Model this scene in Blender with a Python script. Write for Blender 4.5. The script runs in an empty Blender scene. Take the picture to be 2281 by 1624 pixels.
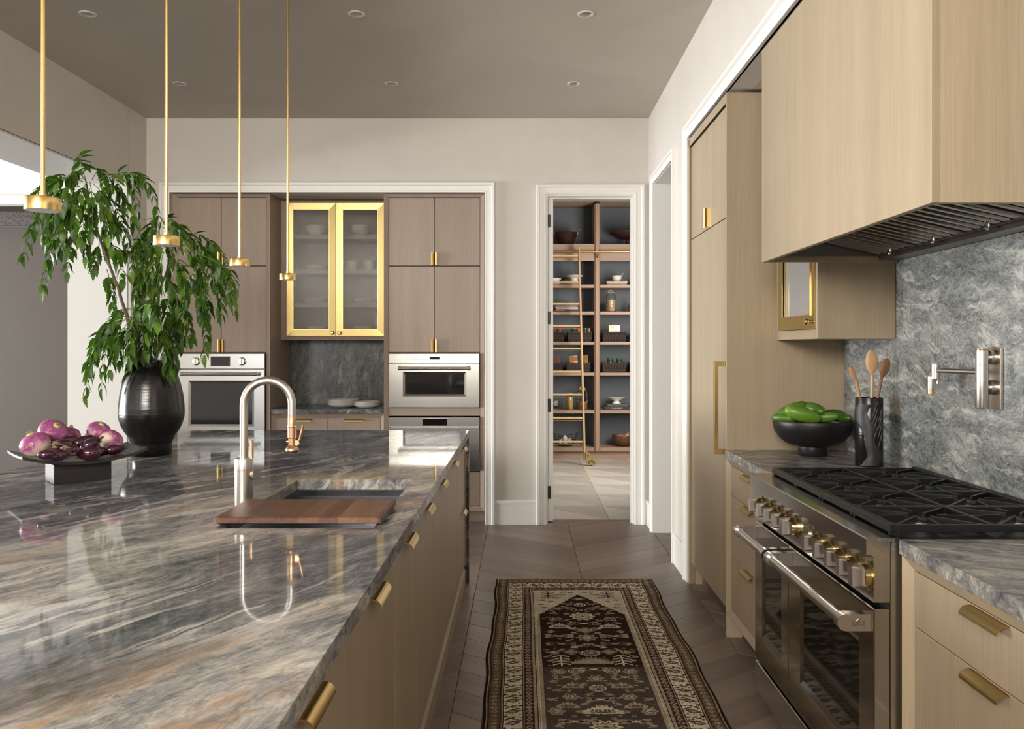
import bpy, bmesh, math, random
import numpy as np
from mathutils import Vector, Matrix, Quaternion
random.seed(7)
S = bpy.context.scene
COL = S.collection
PI = math.pi
H, F, VX, VY = 1.45, 1900.0, 1166.0, 772.0      # eye height, focal length and vanishing point in photo pixels

# ------------------------------------------------------------------ camera
cam = bpy.data.objects.new('camera', bpy.data.cameras.new('camera'))
COL.objects.link(cam)
cam.location = (0, 0, H); cam.rotation_euler = (PI/2, 0, 0)
cam.data.sensor_width = 36; cam.data.lens = 36*F/2281
cam.data.shift_x = -(VX-1140.5)/2281; cam.data.shift_y = -(812-VY)/2281
cam.data.clip_start = 0.05
S.camera = cam
# ------------------------------------------------------------------ light
w = bpy.data.worlds.new('world'); S.world = w; w.use_nodes = True
w.node_tree.nodes['Background'].inputs[0].default_value = (0.80, 0.88, 1.0, 1)
w.node_tree.nodes['Background'].inputs[1].default_value = 0.6
def area(name, loc, target, sx, sy, power, col):
    l = bpy.data.lights.new(name, 'AREA'); l.shape = 'RECTANGLE'; l.size = sx; l.size_y = sy
    l.energy = power; l.color = col
    o = bpy.data.objects.new(name, l); COL.objects.link(o); o.location = loc
    o.rotation_euler = (Vector(target)-Vector(loc)).to_track_quat('-Z', 'Y').to_euler()
    return o
DAY = (0.93, 0.97, 1.0)
area('daylight_side', (-13.3, 4.7, 1.7), (0, 4.0, 2.5), 4.8, 2.8, 1170, DAY)            # sliding doors of the next room
area('terrace_bounce', (-13.2, 4.7, .45), (-6, 4.2, 3.0), 4.8, .8, 1000, (1.0, 0.97, 0.93))   # sunlit paving outside them
area('daylight_next_room', (-4.55, -2.85, 1.2), (-4.55, 5, 1.4), 1.7, 2.0, 20, DAY)    # its glazed door behind the camera
area('daylight_transom', (-4.55, -2.85, 2.55), (-4.0, 7, 2.6), 1.7, .7, 60, DAY)      # and the light above it
area('daylight_rear', (-1.65, -2.85, 2.62), (-1.2, 5, 1.5), 2.6, 1.1, 310, (1.0, 0.94, 0.85))
area('daylight_pantry', (2.05, 8.7, 1.9), (0, 10.6, 1.5), 1.2, 1.6, 108, (1.0, 0.95, 0.88))
S.view_settings.view_transform = 'Standard'
S.view_settings.look = 'None'
S.view_settings.gamma = 1.0
S.view_settings.use_curve_mapping = False
S.view_settings.exposure = 0.2

# ------------------------------------------------------------------ helpers
def P(px, py, d):
    """the point seen at photo pixel (px, py) at distance d from the eye plane"""
    return Vector(((px-VX)*d/F, d, H-(py-VY)*d/F))

class MB:
    def __init__(s): s.bm = bmesh.new()
    def face(s, pts):
        return s.bm.faces.new([s.bm.verts.new(p) for p in pts])
    def box(s, x0, x1, y0, y1, z0, z1, bev=0, seg=1):
        if x0 > x1: x0, x1 = x1, x0
        if y0 > y1: y0, y1 = y1, y0
        if z0 > z1: z0, z1 = z1, z0
        v = [s.bm.verts.new(p) for p in ((x0,y0,z0),(x1,y0,z0),(x1,y1,z0),(x0,y1,z0),(x0,y0,z1),(x1,y0,z1),(x1,y1,z1),(x0,y1,z1))]
        fs = [s.bm.faces.new([v[i] for i in q]) for q in ((3,2,1,0),(4,5,6,7),(0,1,5,4),(1,2,6,5),(2,3,7,6),(3,0,4,7))]
        if bev:
            es = list({e for f in fs for e in f.edges})
            bmesh.ops.bevel(s.bm, geom=es, offset=bev, segments=seg, profile=.5, affect='EDGES')
        return s
    def obox(s, c, ax, ay, az, hx, hy, hz, bev=0):
        """box with axes ax, ay, az and half sizes"""
        n0 = len(s.bm.verts)
        t = MB(); t.box(-hx,hx,-hy,hy,-hz,hz,bev)
        M = Matrix((ax,ay,az)).transposed()
        return s.merge(t, lambda p: M @ p + Vector(c))
    def merge(s, t, fn):
        t.bm.verts.index_update()
        vs = [s.bm.verts.new(fn(v.co)) for v in t.bm.verts]
        for f in t.bm.faces:
            try: s.bm.faces.new([vs[v.index] for v in f.verts])
            except ValueError: pass
        t.bm.free(); return s
    def rings(s, R, caps=True, closed=False):
        vs = [[s.bm.verts.new(p) for p in r] for r in R]
        n = len(R[0]); m = len(R)
        for i in range(m if closed else m-1):
            a, b = vs[i], vs[(i+1) % m]
            for j in range(n):
                s.bm.faces.new((a[j], a[(j+1) % n], b[(j+1) % n], b[j]))
        if caps and not closed:
            s.bm.faces.new(vs[0][::-1]); s.bm.faces.new(vs[-1])
        return s
    def tube(s, pts, r, n=8, caps=True, closed=False):
        pts = [Vector(p) for p in pts]; m = len(pts)
        rs = r if isinstance(r, (list, tuple)) else [r]*m
        up = None; R = []
        for i in range(m):
            if closed: t = pts[(i+1) % m]-pts[i-1]
            else: t = pts[min(i+1, m-1)]-pts[max(i-1, 0)]
            t.normalize()
            if up is None:
                up = t.orthogonal().normalized()
            else:
                up = (up - t*up.dot(t))
                up = up.normalized() if up.length > 1e-6 else t.orthogonal().normalized()
            b = t.cross(up)
            R.append([pts[i]+(up*math.cos(2*PI*k/n)+b*math.sin(2*PI*k/n))*rs[i] for k in range(n)])
        return s.rings(R, caps, closed)
    def cyl(s, a, b, r, r2=None, n=20, caps=True):
        return s.tube([a, b], [r, r if r2 is None else r2], n, caps)
    def lathe(s, prof, c=(0,0,0), n=32, caps=True, ax=None):
        """revolve (radius, height) about the vertical (or about axis ax) at c"""
        c = Vector(c)
        if ax is None: u, v, a = Vector((1,0,0)), Vector((0,1,0)), Vector((0,0,1))
        else:
            a = Vector(ax).normalized(); u = a.orthogonal().normalized(); v = a.cross(u)
        R = [[c+u*(max(r,1e-4)*math.cos(2*PI*k/n))+v*(max(r,1e-4)*math.sin(2*PI*k/n))+a*z for k in range(n)] for r, z in prof]
        return s.rings(R, caps)
    def ball(s, c, rx, ry=None, rz=None, M=None, n=16, m=10):
        ry = rx if ry is None else ry; rz = rx if rz is None else rz
        R = []
        for i in range(m+1):
            t = PI*(i+.0001)/(m+.0002)
            ring = []
            for k in range(n):
                p = Vector((rx*math.sin(t)*math.cos(2*PI*k/n), ry*math.sin(t)*math.sin(2*PI*k/n), -rz*math.cos(t)))
                ring.append((M @ p if M else p)+Vector(c))
            R.append(ring)
        return s.rings(R, False)
    def prism(s, poly, fn, h0, h1):
        """extrude the 2-D polygon; fn(u, v, h) gives the 3-D point"""
        a = [s.bm.verts.new(fn(u, v, h0)) for u, v in poly]; b = [s.bm.verts.new(fn(u, v, h1)) for u, v in poly]
        n = len(poly)
        s.bm.faces.new(a[::-1]); s.bm.faces.new(b)
        for i in range(n): s.bm.faces.new((a[i], a[(i+1) % n], b[(i+1) % n], b[i]))
        return s
    def frame(s, fn, u0, u1, v0, v1, wd, d0, d1, back, wb=None, wt=None):
        """mitred ring in the plane of fn(u, v, depth): outer edge at depth d0, sloping to d1 at the inner edge, both returned to depth back"""
        wb = wd if wb is None else wb; wt = wd if wt is None else wt
        O = [(u0,v0),(u1,v0),(u1,v1),(u0,v1)]; I = [(u0+wd,v0+wb),(u1-wd,v0+wb),(u1-wd,v1-wt),(u0+wd,v1-wt)]
        R = [[fn(u,v,back) for u,v in O],[fn(u,v,d0) for u,v in O],[fn(u,v,d1) for u,v in I],[fn(u,v,back) for u,v in I]]
        return s.rings(R, False, True)
    def build(s, name, mat, parent=None, sm=None, local=False, kind=None):
        bm = s.bm
        if parent is not None and not local:
            off = Vector((0,0,0)); p = parent
            while p is not None: off += p.location; p = p.parent
            for v in bm.verts: v.co -= off
        bmesh.ops.recalc_face_normals(bm, faces=bm.faces)
        me = bpy.data.meshes.new(name); bm.to_mesh(me); bm.free()
        if sm:
            me.shade_smooth()
            if sm < 180: me.set_sharp_from_angle(angle=math.radians(sm))
        me.materials.append(mat)
        o = bpy.data.objects.new(name, me); COL.objects.link(o)
        if parent is not None: o.parent = parent
        if kind: o['kind'] = kind
        return o

def tag(o, label, cat, group=None):
    o['label'] = label; o['category'] = cat
    if group: o['group'] = group
    return o
def thing(name, label, cat, loc=(0,0,0), rot=0, group=None):
    o = bpy.data.objects.new(name, None); COL.objects.link(o)
    o.location = loc; o.rotation_euler = (0,0,rot) if not isinstance(rot,(tuple,list)) else rot
    o.empty_display_size = .05
    return tag(o, label, cat, group)
def one(mb, name, mat, label, cat, loc, sm=None, group=None):
    """a thing that is a single mesh, its origin at loc"""
    for v in mb.bm.verts: v.co -= Vector(loc)
    o = mb.build(name, mat, None, sm); o.location = loc
    return tag(o, label, cat, group)
def struct(mb, name, mat, parent=None, sm=None):
    o = mb.build(name, mat, parent, sm)
    if parent is None: o['kind'] = 'structure'
    return o
def dup(root, loc, label, rot=None):
    r = root.copy(); COL.objects.link(r); r.location = loc; r['label'] = label
    if rot is not None: r.rotation_euler = (0,0,rot) if not isinstance(rot,(tuple,list)) else rot
    for ch in root.children:
        c = ch.copy(); COL.objects.link(c); c.parent = r
        for g in ch.children:
            d = g.copy(); COL.objects.link(d); d.parent = c
    return r

# ------------------------------------------------------------------ materials
class NT:
    def __init__(s, name):
        s.m = bpy.data.materials.new(name); s.m.use_nodes = True
        s.t = s.m.node_tree; s.t.nodes.clear()
        s.out = s.t.nodes.new('ShaderNodeOutputMaterial')
    def n(s, typ, _i=None, **kw):
        nd = s.t.nodes.new('ShaderNode'+typ)
        for k, v in kw.items(): setattr(nd, k, v)
        for k, v in (_i or {}).items(): s.put(nd.inputs[k], v)
        return nd
    def put(s, sock, v):
        if isinstance(v, bpy.types.NodeSocket): s.t.links.new(v, sock)
        elif isinstance(v, bpy.types.Node): s.t.links.new(v.outputs[0], sock)
        else: sock.default_value = (*v, 1) if isinstance(v, (tuple,list)) and len(v) == 3 and sock.type == 'RGBA' else v
    def ramp(s, fac, stops, interp='LINEAR'):
        r = s.n('ValToRGB', {'Fac': fac}); e = r.color_ramp.elements; r.color_ramp.interpolation = interp
        while len(e) < len(stops): e.new(.5)
        for q, (p, c) in zip(e, stops):
            q.position = p; q.color = (*c, 1) if isinstance(c, (tuple,list)) else (c,c,c,1)
        return r.outputs[0]
    def mix(s, fac, a, b, mode='MIX'):
        m = s.n('Mix', data_type='RGBA', blend_type=mode)
        s.put(m.inputs['Factor'], fac); s.put(m.inputs[6], a); s.put(m.inputs[7], b)
        return m.outputs[2]
    def math(s, op, a, b=0.0, c=None):
        m = s.n('Math', operation=op); s.put(m.inputs[0], a); s.put(m.inputs[1], b)
        if c is not None: s.put(m.inputs[2], c)
        return m.outputs[0]
    def noise(s, vec, scale, detail=4, rough=.55, dist=0.0):
        return s.n('TexNoise', {'Vector': vec, 'Scale': scale, 'Detail': detail, 'Roughness': rough, 'Distortion': dist}).outputs[0]
    def mapv(s, vec, scale=(1,1,1), rot=(0,0,0), loc=(0,0,0)):
        return s.n('Mapping', {'Vector': vec, 'Scale': scale, 'Rotation': rot, 'Location': loc}).outputs[0]
    def obj(s): return s.n('TexCoord').outputs['Object']
    def pos(s): return s.n('NewGeometry').outputs['Position']
    def rnd(s): return s.n('ObjectInfo').outputs['Random']
    def bump(s, h, strength=.2, dist=.01):
        return s.n('Bump', {'Height': h, 'Strength': strength, 'Distance': dist}).outputs[0]
    def done(s, **kw):
        p = s.n('BsdfPrincipled')
        names = dict(base='Base Color', rough='Roughness', metal='Metallic', spec='Specular IOR Level', normal='Normal', coat='Coat Weight', coatr='Coat Roughness',
                     aniso='Anisotropic', sheen='Sheen Weight', trans='Transmission Weight', emis='Emission Color', emiss='Emission Strength', sss='Subsurface Weight', alpha='Alpha')
        for k, v in kw.items(): s.put(p.inputs[names[k]], v)
        s.t.links.new(p.outputs[0], s.out.inputs[0]); return s.m

def plain(name, c, rough=.5, metal=0, **kw):
    return NT(name).done(base=c, rough=rough, metal=metal, **kw)
def plaster(name, c, var=.12, rough=.55):
    t = NT(name); p = t.pos()
    n = t.noise(p, .9, 6, .6, .6); n2 = t.noise(p, 5, 5, .6)
    f = t.math('ADD', t.math('MULTIPLY', n, .7), t.math('MULTIPLY', n2, .3))
    lo = tuple(x*(1-var) for x in c); hi = tuple(min(1,x*(1+var)) for x in c)
    col = t.ramp(f, [(.3, lo), (.7, hi)])
    return t.done(base=col, rough=t.math('ADD', t.math('MULTIPLY', n2, .25), rough-.12), normal=t.bump(t.noise(p, 22, 6, .65), .12, .006))
def wood(name, lo, hi, ax='Z', rough=.42, fine=70, grain=1.0, var=.12):
    t = NT(name); o = t.obj()
    add = t.n('VectorMath', {0: o, 1: t.n('CombineXYZ', {'X': t.math('MULTIPLY', t.rnd(), 7.3), 'Y': t.math('MULTIPLY', t.rnd(), 3.1), 'Z': t.math('MULTIPLY', t.rnd(), 5.7)})}, operation='ADD').outputs[0]
    k = {'X': (.02,1,1), 'Y': (1,.02,1), 'Z': (1,1,.02)}[ax]
    a = t.noise(t.mapv(add, tuple(fine*2.6*q for q in k)), 1, 3, .6)
    b = t.noise(t.mapv(add, tuple(9*q for q in k)), 1, 4, .55, .3)
    f = t.math('ADD', t.math('MULTIPLY', a, .5*grain), t.math('MULTIPLY', b, 1-.5*grain))
    col = t.ramp(f, [(.32, lo), (.68, hi)])
    v = t.math('ADD', t.math('MULTIPLY', t.rnd(), var), 1-var/2)
    col = t.mix(1.0, col, t.n('CombineColor', {0: v, 1: v, 2: v}).outputs[0], 'MULTIPLY')
    return t.done(base=col, rough=rough, spec=.35, normal=t.bump(a, .10, .002))
def metal(name, c, rough=.25, ax=None, amt=.05):
    t = NT(name); o = t.obj()
    k = {'X': (4,500,500), 'Y': (500,4,500), 'Z': (500,500,4), None: (60,60,60)}[ax]
    k = tuple(q*.5 for q in k) if ax else k
    n = t.noise(t.mapv(o, k), 1, 2, .5)
    return t.done(base=c, metal=1.0, rough=t.math('ADD', t.math('MULTIPLY', n, amt*2), rough-amt))

M = {}
M['wall'] = plaster('plaster_cream', (.61,.575,.53), .07)
M['wall_taupe'] = plaster('plaster_taupe', (.60,.555,.505), .07)
M['ceiling'] = plaster('plaster_ceiling', (.50,.455,.40), .10)
M['trim'] = plain('trim_paint', (.78,.77,.74), .38)
M['trim_dimmed'] = plain('trim_paint_dimmed', (.60,.59,.565), .45)  # trim white with shade put into its colour, offsetting strong light there
M['white'] = plain('white_wall', (.80,.785,.76), .6)
M['oak'] = wood('oak_warm', (.318,.251,.167), (.41,.330,.230))
M['oak_h'] = wood('oak_warm_level', (.318,.251,.167), (.41,.330,.230), 'Y')
M['oak_grey'] = wood('oak_greyed', (.29,.222,.172), (.375,.292,.23))
M['oak_grey_h'] = wood('oak_greyed_level', (.29,.222,.172), (.375,.292,.23), 'X')
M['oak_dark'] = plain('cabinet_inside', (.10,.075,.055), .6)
M['plank'] = wood('floor_oak', (.155,.114,.091), (.255,.198,.165), 'X', .40, 40, .9, .38)
M['floorbase'] = plain('floor_joint', (.05,.035,.028), .8)
M['brass'] = metal('brushed_brass', (.46,.345,.145), .36, 'Z')
M['brass_b'] = metal('satin_brass', (.74,.52,.21), .25, None, .01)
M['copper'] = metal('copper_bronze', (.72,.44,.25), .28, None, .01)
M['nickel'] = metal('brushed_nickel', (.58,.55,.51), .31, 'Z')
M['steel'] = metal('brushed_steel', (.45,.44,.415), .22, 'X', .03)
M['steel_y'] = metal('brushed_steel_long', (.44,.42,.39), .13, 'Y', .03)
M['steel_d'] = metal('dark_steel', (.20,.18,.16), .33, None, .0)
M['chrome'] = metal('polished_steel', (.75,.73,.70), .12)
M['glass_black'] = plain('black_glass', (.008,.008,.008), .05, spec=.5)
M['black'] = plain('black_plastic', (.012,.012,.012), .4)
M['void'] = plain('shadow_gap', (.006,.006,.006), .9)
M['iron'] = plain('cast_iron', (.010,.010,.011), .34)
M['dish'] = plain('white_china', (.78,.76,.70), .25)
M['bone'] = plain('off_white_stoneware', (.66,.60,.52), .45)

def polished(t, col, rough=.05, top=.28):
    """sealed stone: diffuse body under a thin polish whose sheen is limited at grazing angles"""
    d = t.n('BsdfDiffuse', {'Color': col}); g = t.n('BsdfGlossy', {'Color': (1,1,1), 'Roughness': rough})
    fr = t.n('Fresnel', {'IOR': 1.42}).outputs[0]
    m = t.n('MixShader', {0: t.math('MINIMUM', t.math('MULTIPLY', fr, .75), top), 1: d.outputs[0], 2: g.outputs[0]})
    t.t.links.new(m.outputs[0], t.out.inputs[0]); return t.m
def stone(name):
    t = NT(name); p = t.pos()
    warp = t.n('TexNoise', {'Vector': p, 'Scale': 1.3, 'Detail': 4, 'Roughness': .55}).outputs[1]
    wv = t.n('VectorMath', {0: t.n('VectorMath', {0: warp, 1: (.5,.5,.5)}, operation='SUBTRACT').outputs[0], 'Scale': .20}, operation='SCALE').outputs[0]
    q = t.mapv(t.n('VectorMath', {0: p, 1: wv}, operation='ADD').outputs[0], (1,1,1), (0,0,-math.radians(61)))   # x runs along the bedding
    A = t.noise(t.mapv(q, (1.3,4.6,4.6)), 1.5, 10, .70, .5)
    B = t.noise(t.mapv(q, (7,19,19), loc=(4,0,2)), 1, 8, .72, 1.2)
    C = t.noise(t.mapv(q, (30,75,75)), 1, 4, .7, 1.0)
    f = t.math('ADD', t.math('ADD', t.math('MULTIPLY', A, .46), t.math('MULTIPLY', B, .34)), t.math('MULTIPLY', C, .21))
    dark = t.ramp(f, [(.40,(.032,.035,.046)), (.50,(.095,.100,.115)), (.56,(.165,.168,.180)), (.62,(.30,.295,.295)), (.68,(.55,.52,.49))])
    warm = t.ramp(f, [(.38,(.06,.064,.078)), (.46,(.18,.182,.192)), (.52,(.34,.325,.305)), (.58,(.52,.48,.43)), (.66,(.74,.70,.65))])
    sep = t.n('SeparateXYZ', {0: q})
    c = t.math('ADD', t.math('MULTIPLY', sep.outputs[1], -1.0), t.math('MULTIPLY', t.math('SUBTRACT', t.noise(t.mapv(q, (.5,1.8,1.8)), 1.2, 5, .6), .5), .8))
    zone = t.ramp(t.math('MULTIPLY', t.math('ADD', c, 3.5), 1/3.0), [(.33, .05), (.43, .9), (.57, 1.0), (.64, .20), (.74, .15), (.80, .95)])
    col = t.mix(zone, dark, warm)
    v = t.math('ABSOLUTE', t.math('SUBTRACT', t.noise(t.mapv(q, (.5,2.6,2.6)), 1.6, 8, .62, .9), .5))
    gate = t.ramp(t.noise(q, 1.7, 3), [(.42, 0.0), (.58, 1.0)])
    col = t.mix(t.math('MULTIPLY', t.math('MULTIPLY', t.ramp(v, [(0.0, 1.0), (.010, .8), (.030, 0.0)]), gate), .85), col, (.58,.54,.50))
    r = t.ramp(t.noise(t.mapv(q, (.8,4.2,4.2), loc=(3,1.7,0)), 1.4, 7, .64, .4), [(.55, 0.0), (.66, 1.0)])
    col = t.mix(t.math('MULTIPLY', t.math('MULTIPLY', r, zone), .75), col, (.45,.25,.10))
    return polished(t, col)
ZN = (.36, .66)
M['stone'] = stone('quartzite_island')
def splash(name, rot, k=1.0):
    """grey green quartzite slab with pale flakes and feathery threads"""
    t = NT(name); p = t.mapv(t.pos(), (1,1,1), rot)
    wn = t.n('TexNoise', {'Vector': p, 'Scale': 3.2, 'Detail': 4, 'Roughness': .6}).outputs[1]
    wv = t.n('VectorMath', {0: t.n('VectorMath', {0: wn, 1: (.5,.5,.5)}, operation='SUBTRACT').outputs[0], 'Scale': .17}, operation='SCALE').outputs[0]
    q = t.n('VectorMath', {0: p, 1: wv}, operation='ADD').outputs[0]
    st = t.mapv(q, (1.5,1.5,5.0))
    base = t.noise(st, 2.0, 10, .70, .8)
    col = t.ramp(base, [(.30,(.040,.043,.046)), (.45,(.115,.121,.122)), (.56,(.19,.198,.192)), (.70,(.38,.37,.335))])
    fl = t.ramp(t.noise(t.mapv(q, (3.4,3.4,14.0), loc=(1,2,3)), 1.4, 7, .66, .5), [(.54, 0.0), (.62, 1.0)])
    col = t.mix(t.math('MULTIPLY', fl, .62), col, (.52,.50,.45))
    th = t.math('ABSOLUTE', t.math('SUBTRACT', t.noise(t.mapv(q, (1,1,1.7)), 17, 6, .72, 1.2), .5))
    col = t.mix(t.ramp(th, [(0.0, .55), (.05, 0.0)]), col, (.36,.37,.34))
    d = t.math('ABSOLUTE', t.math('SUBTRACT', t.noise(t.mapv(q, (1,1,2.2)), 10, 7, .74, 1.0), .5))
    col = t.mix(t.ramp(d, [(0.0, .6), (.03, 0.0)]), col, (.045,.050,.055))
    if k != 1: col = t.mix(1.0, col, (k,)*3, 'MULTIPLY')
    return t.done(base=col, rough=.2, spec=.35)
M['splash'] = splash('quartzite_splash', (math.radians(-5), 0, 0))
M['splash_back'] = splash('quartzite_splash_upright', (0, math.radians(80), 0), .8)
def counter(name):
    t = NT(name); p = t.mapv(t.pos(), (1,1,1), (0,0,math.radians(25)))
    b = t.noise(t.mapv(p, (6,18,18)), 1, 8, .68, 1.0)
    col = t.ramp(b, [(.30,(.055,.061,.070)), (.43,(.145,.146,.148)), (.55,(.31,.29,.26)), (.70,(.56,.51,.45))])
    f = t.noise(p, 90, 3, .6)
    col = t.mix(.7, col, t.ramp(f, [(.35,.70),(.65,1.2)]), 'MULTIPLY')
    return polished(t, col, .09)
M['counter'] = counter('quartzite_counter')
def reeded(name, veil):
    t = NT(name); o = t.obj()
    wv = t.math('SINE', t.math('MULTIPLY', t.n('SeparateXYZ', {0: o}).outputs[0], 2*PI/.006))
    nb = t.bump(wv, .45, .004)
    g = t.n('BsdfGlossy', {'Color': (.9,.9,.92), 'Roughness': .16, 'Normal': nb})
    r = t.n('BsdfRefraction', {'Color': (.92,.93,.92), 'Roughness': .10, 'IOR': 1.12, 'Normal': nb})
    tr = t.n('BsdfTransparent', {'Color': (.95,.95,.94)})
    a = t.n('MixShader', {0: .5, 1: tr.outputs[0], 2: r.outputs[0]})
    c = t.n('BsdfTranslucent', {'Color': (.8,.8,.8)}); c2 = t.n('BsdfDiffuse', {'Color': (.75,.74,.73)})
    d = t.n('MixShader', {0: .5, 1: c.outputs[0], 2: c2.outputs[0]})
    a = t.n('MixShader', {0: veil, 1: a.outputs[0], 2: d.outputs[0]})
    b = t.n('MixShader', {0: .12, 1: a.outputs[0], 2: g.outputs[0]})
    t.t.links.new(b.outputs[0], t.out.inputs[0]); return t.m
M['reeded'] = reeded('reeded_glass', .07); M['reeded_glare'] = reeded('reeded_glass_painted_glare', .45)  # second glass has the bright room's reflection painted in as a whitish veil
def clear():
    t = NT('jar_glass')
    fr = t.n('Fresnel', {'IOR': 1.45})
    g = t.n('BsdfGlossy', {'Color': (1,1,1), 'Roughness': .03}); tr = t.n('BsdfTransparent', {'Color': (.93,.95,.95)})
    m = t.n('MixShader', {0: t.math('MULTIPLY', fr.outputs[0], .8), 1: tr.outputs[0], 2: g.outputs[0]})
    t.t.links.new(m.outputs[0], t.out.inputs[0]); return t.m
M['jar'] = clear()
# ================================================================== room shell
ZC = 3.313           # ceiling height
WB, WR, WL = 6.96, 1.02, -3.075     # back, right and left wall planes
HEAD = 2.706
# floor: chevron boards, each a piece of its own, between ruler straight seams
mb = MB(); mb.box(-13.6, 3.6, -2.9, 7.153, -.12, -.012)
floor = struct(mb, 'floor', M['floorbase'])
SEAMS = [-.937, -.286, .365, 1.017, 1.668]; TAN, PITCH = .72, .215
def clip(poly, ymax):
    out = []
    for i in range(len(poly)):
        a, b = poly[i-1], poly[i]
        ia, ib = a[1] <= ymax, b[1] <= ymax
        if ia != ib:
            t = (ymax-a[1])/(b[1]-a[1]); out.append((a[0]+(b[0]-a[0])*t, ymax))
        if ib: out.append(b)
    return out
ang = math.atan(TAN); cache = {}
def plank_mesh(poly, sgn):
    """the board lies along its own x axis so the grain follows it"""
    c = Vector((sum(p[0] for p in poly)/len(poly), sum(p[1] for p in poly)/len(poly)))
    a = ang*sgn; ca, sa = math.cos(-a), math.sin(-a)
    loc = [((x-c[0])*ca-(y-c[1])*sa, (x-c[0])*sa+(y-c[1])*ca) for x, y in poly]
    m = MB(); m.prism(loc, lambda u,v,h: (u,v,h), -.012, 0)
    bmesh.ops.bevel(m.bm, geom=[e for e in m.bm.edges if all(v.co.z > -.001 for v in e.verts)], offset=.0012, segments=1, affect='EDGES')
    bmesh.ops.recalc_face_normals(m.bm, faces=m.bm.faces)
    me = bpy.data.meshes.new('plank'); m.bm.to_mesh(me); m.bm.free(); me.materials.append(M['plank'])
    return me, c, a
for ci in range(4):
    x0, x1 = SEAMS[ci]+.0012, SEAMS[ci+1]-.0012; sgn = -1 if ci % 2 == 1 else 1
    for k in range(-8, 34):
        yb = 1.2+k*PITCH; g = .0012
        ya, yc = (yb, yb+TAN*(x1-x0)) if sgn > 0 else (yb+TAN*(x1-x0), yb)
        poly = [(x0, ya+g), (x1, yc+g), (x1, yc+PITCH-g), (x0, ya+PITCH-g)]
        if min(p[1] for p in poly) > 7.10 or max(p[1] for p in poly) < .9: continue
        if ci == 0 and max(p[1] for p in poly) < .9: continue
        cp = clip(poly, 7.15)
        if len(cp) < 3: continue
        full = max(p[1] for p in poly) <= 7.15
        key = (ci % 2, full or k)
        if full and key in cache: me, c0, a = cache[key]; c = Vector((sum(p[0] for p in poly)/4, sum(p[1] for p in poly)/4))
        else:
            me, c, a = plank_mesh(cp, sgn)
            if full: cache[key] = (me, c, a)
        o = bpy.data.objects.new('plank', me); COL.objects.link(o); o.parent = floor
        o.location = (c[0], c[1], 0); o.rotation_euler = (0, 0, a)
# pantry floor: long triangles of two limestones
mb = MB(); mb.box(-.6, 2.3, 7.153, 11.5, -.12, -.012)
pf = struct(mb, 'floor_pantry', M['floorbase'])
def tilemat(name, c):
    t = NT(name); p = t.obj(); n = t.noise(p, 6, 6, .6); n2 = t.noise(t.mapv(p, (3,14,3)), 1, 4)
    v = t.math('ADD', t.math('MULTIPLY', t.rnd(), .10), .95)
    col = t.ramp(t.math('ADD', t.math('MULTIPLY', n, .6), t.math('MULTIPLY', n2, .4)), [(.3, tuple(q*.88 for q in c)), (.7, tuple(q*1.06 for q in c))])
    col = t.mix(1.0, col, t.n('CombineColor', {0: v, 1: v, 2: v}).outputs[0], 'MULTIPLY')
    return t.done(base=col, rough=.35)
M['tile_l'] = tilemat('limestone_pale', (.55,.515,.46)); M['tile_d'] = tilemat('limestone_grey', (.45,.415,.365))
TM = {}
for kind in 'ld':
    m = MB(); g = .0016
    tri = [(g*2.4, .6-g), (.6-g, .6-g), (.6-g, g*2.4)] if kind == 'd' else [(g, g), (.6-g*2.4, g), (g, .6-g*2.4)]
    m.prism(tri, lambda u,v,h: (u,v,h), -.012, 0); bmesh.ops.recalc_face_normals(m.bm, faces=m.bm.faces)
    me = bpy.data.meshes.new('tile'); m.bm.to_mesh(me); m.bm.free(); me.materials.append(M['tile_'+kind]); TM[kind] = me
for i in range(-1, 3):
    for j in range(7):
        for kind in 'ld':
            o = bpy.data.objects.new('tile', TM[kind]); COL.objects.link(o); o.parent = pf
            o.location = (.12+.6*i, 7.154+.6*j, 0)
# ceiling with round holes for the recessed lights
LIGHTS = [(-2.441,4.777),(-.935,4.777),(.349,4.777),(-2.435,6.04),(-.935,6.04),(.356,6.04)]
RH, CELL = .043, .12
mb = MB()
xs = sorted({-3.3, 1.5} | {x+s*CELL for x, y in LIGHTS for s in (-1,1)}); ys = sorted({-2.9, 7.0} | {y+s*CELL for x, y in LIGHTS for s in (-1,1)})
for i in range(len(xs)-1):
    for j in range(len(ys)-1):
        x0,x1,y0,y1 = xs[i],xs[i+1],ys[j],ys[j+1]
        hit = [l for l in LIGHTS if x0 < l[0] < x1 and y0 < l[1] < y1]
        if x1-x0 < 1e-4 or y1-y0 < 1e-4: continue
        if not hit: mb.face([(x0,y0,ZC),(x0,y1,ZC),(x1,y1,ZC),(x1,y0,ZC)]); continue
        lx, ly = hit[0]; n = 32; out = []; inn = []
        for k in range(n):
            c, s_ = math.cos(2*PI*k/n), math.sin(2*PI*k/n); q = max(abs(c), abs(s_))
            ox = (x1-lx if c > 0 else lx-x0)*c/q; oy = (y1-ly if s_ > 0 else ly-y0)*s_/q
            out.append(mb.bm.verts.new((lx+ox, ly+oy, ZC))); inn.append(mb.bm.verts.new((lx+RH*c, ly+RH*s_, ZC)))
        for k in range(n): mb.bm.faces.new((out[k], inn[k], inn[(k+1) % n], out[(k+1) % n]))
struct(mb, 'ceiling', M['ceiling'])
mb = MB(); mb.box(-13.6, -3.3, -2.9, 8.2, ZC, ZC+.1); struct(mb, 'ceiling_next_room', M['ceiling'])
mb = MB(); mb.box(-.6, 2.3, 7.17, 11.5, ZC, ZC+.1); struct(mb, 'ceiling_pantry', plaster('plaster_plum', (.20,.15,.15), .05))
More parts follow.
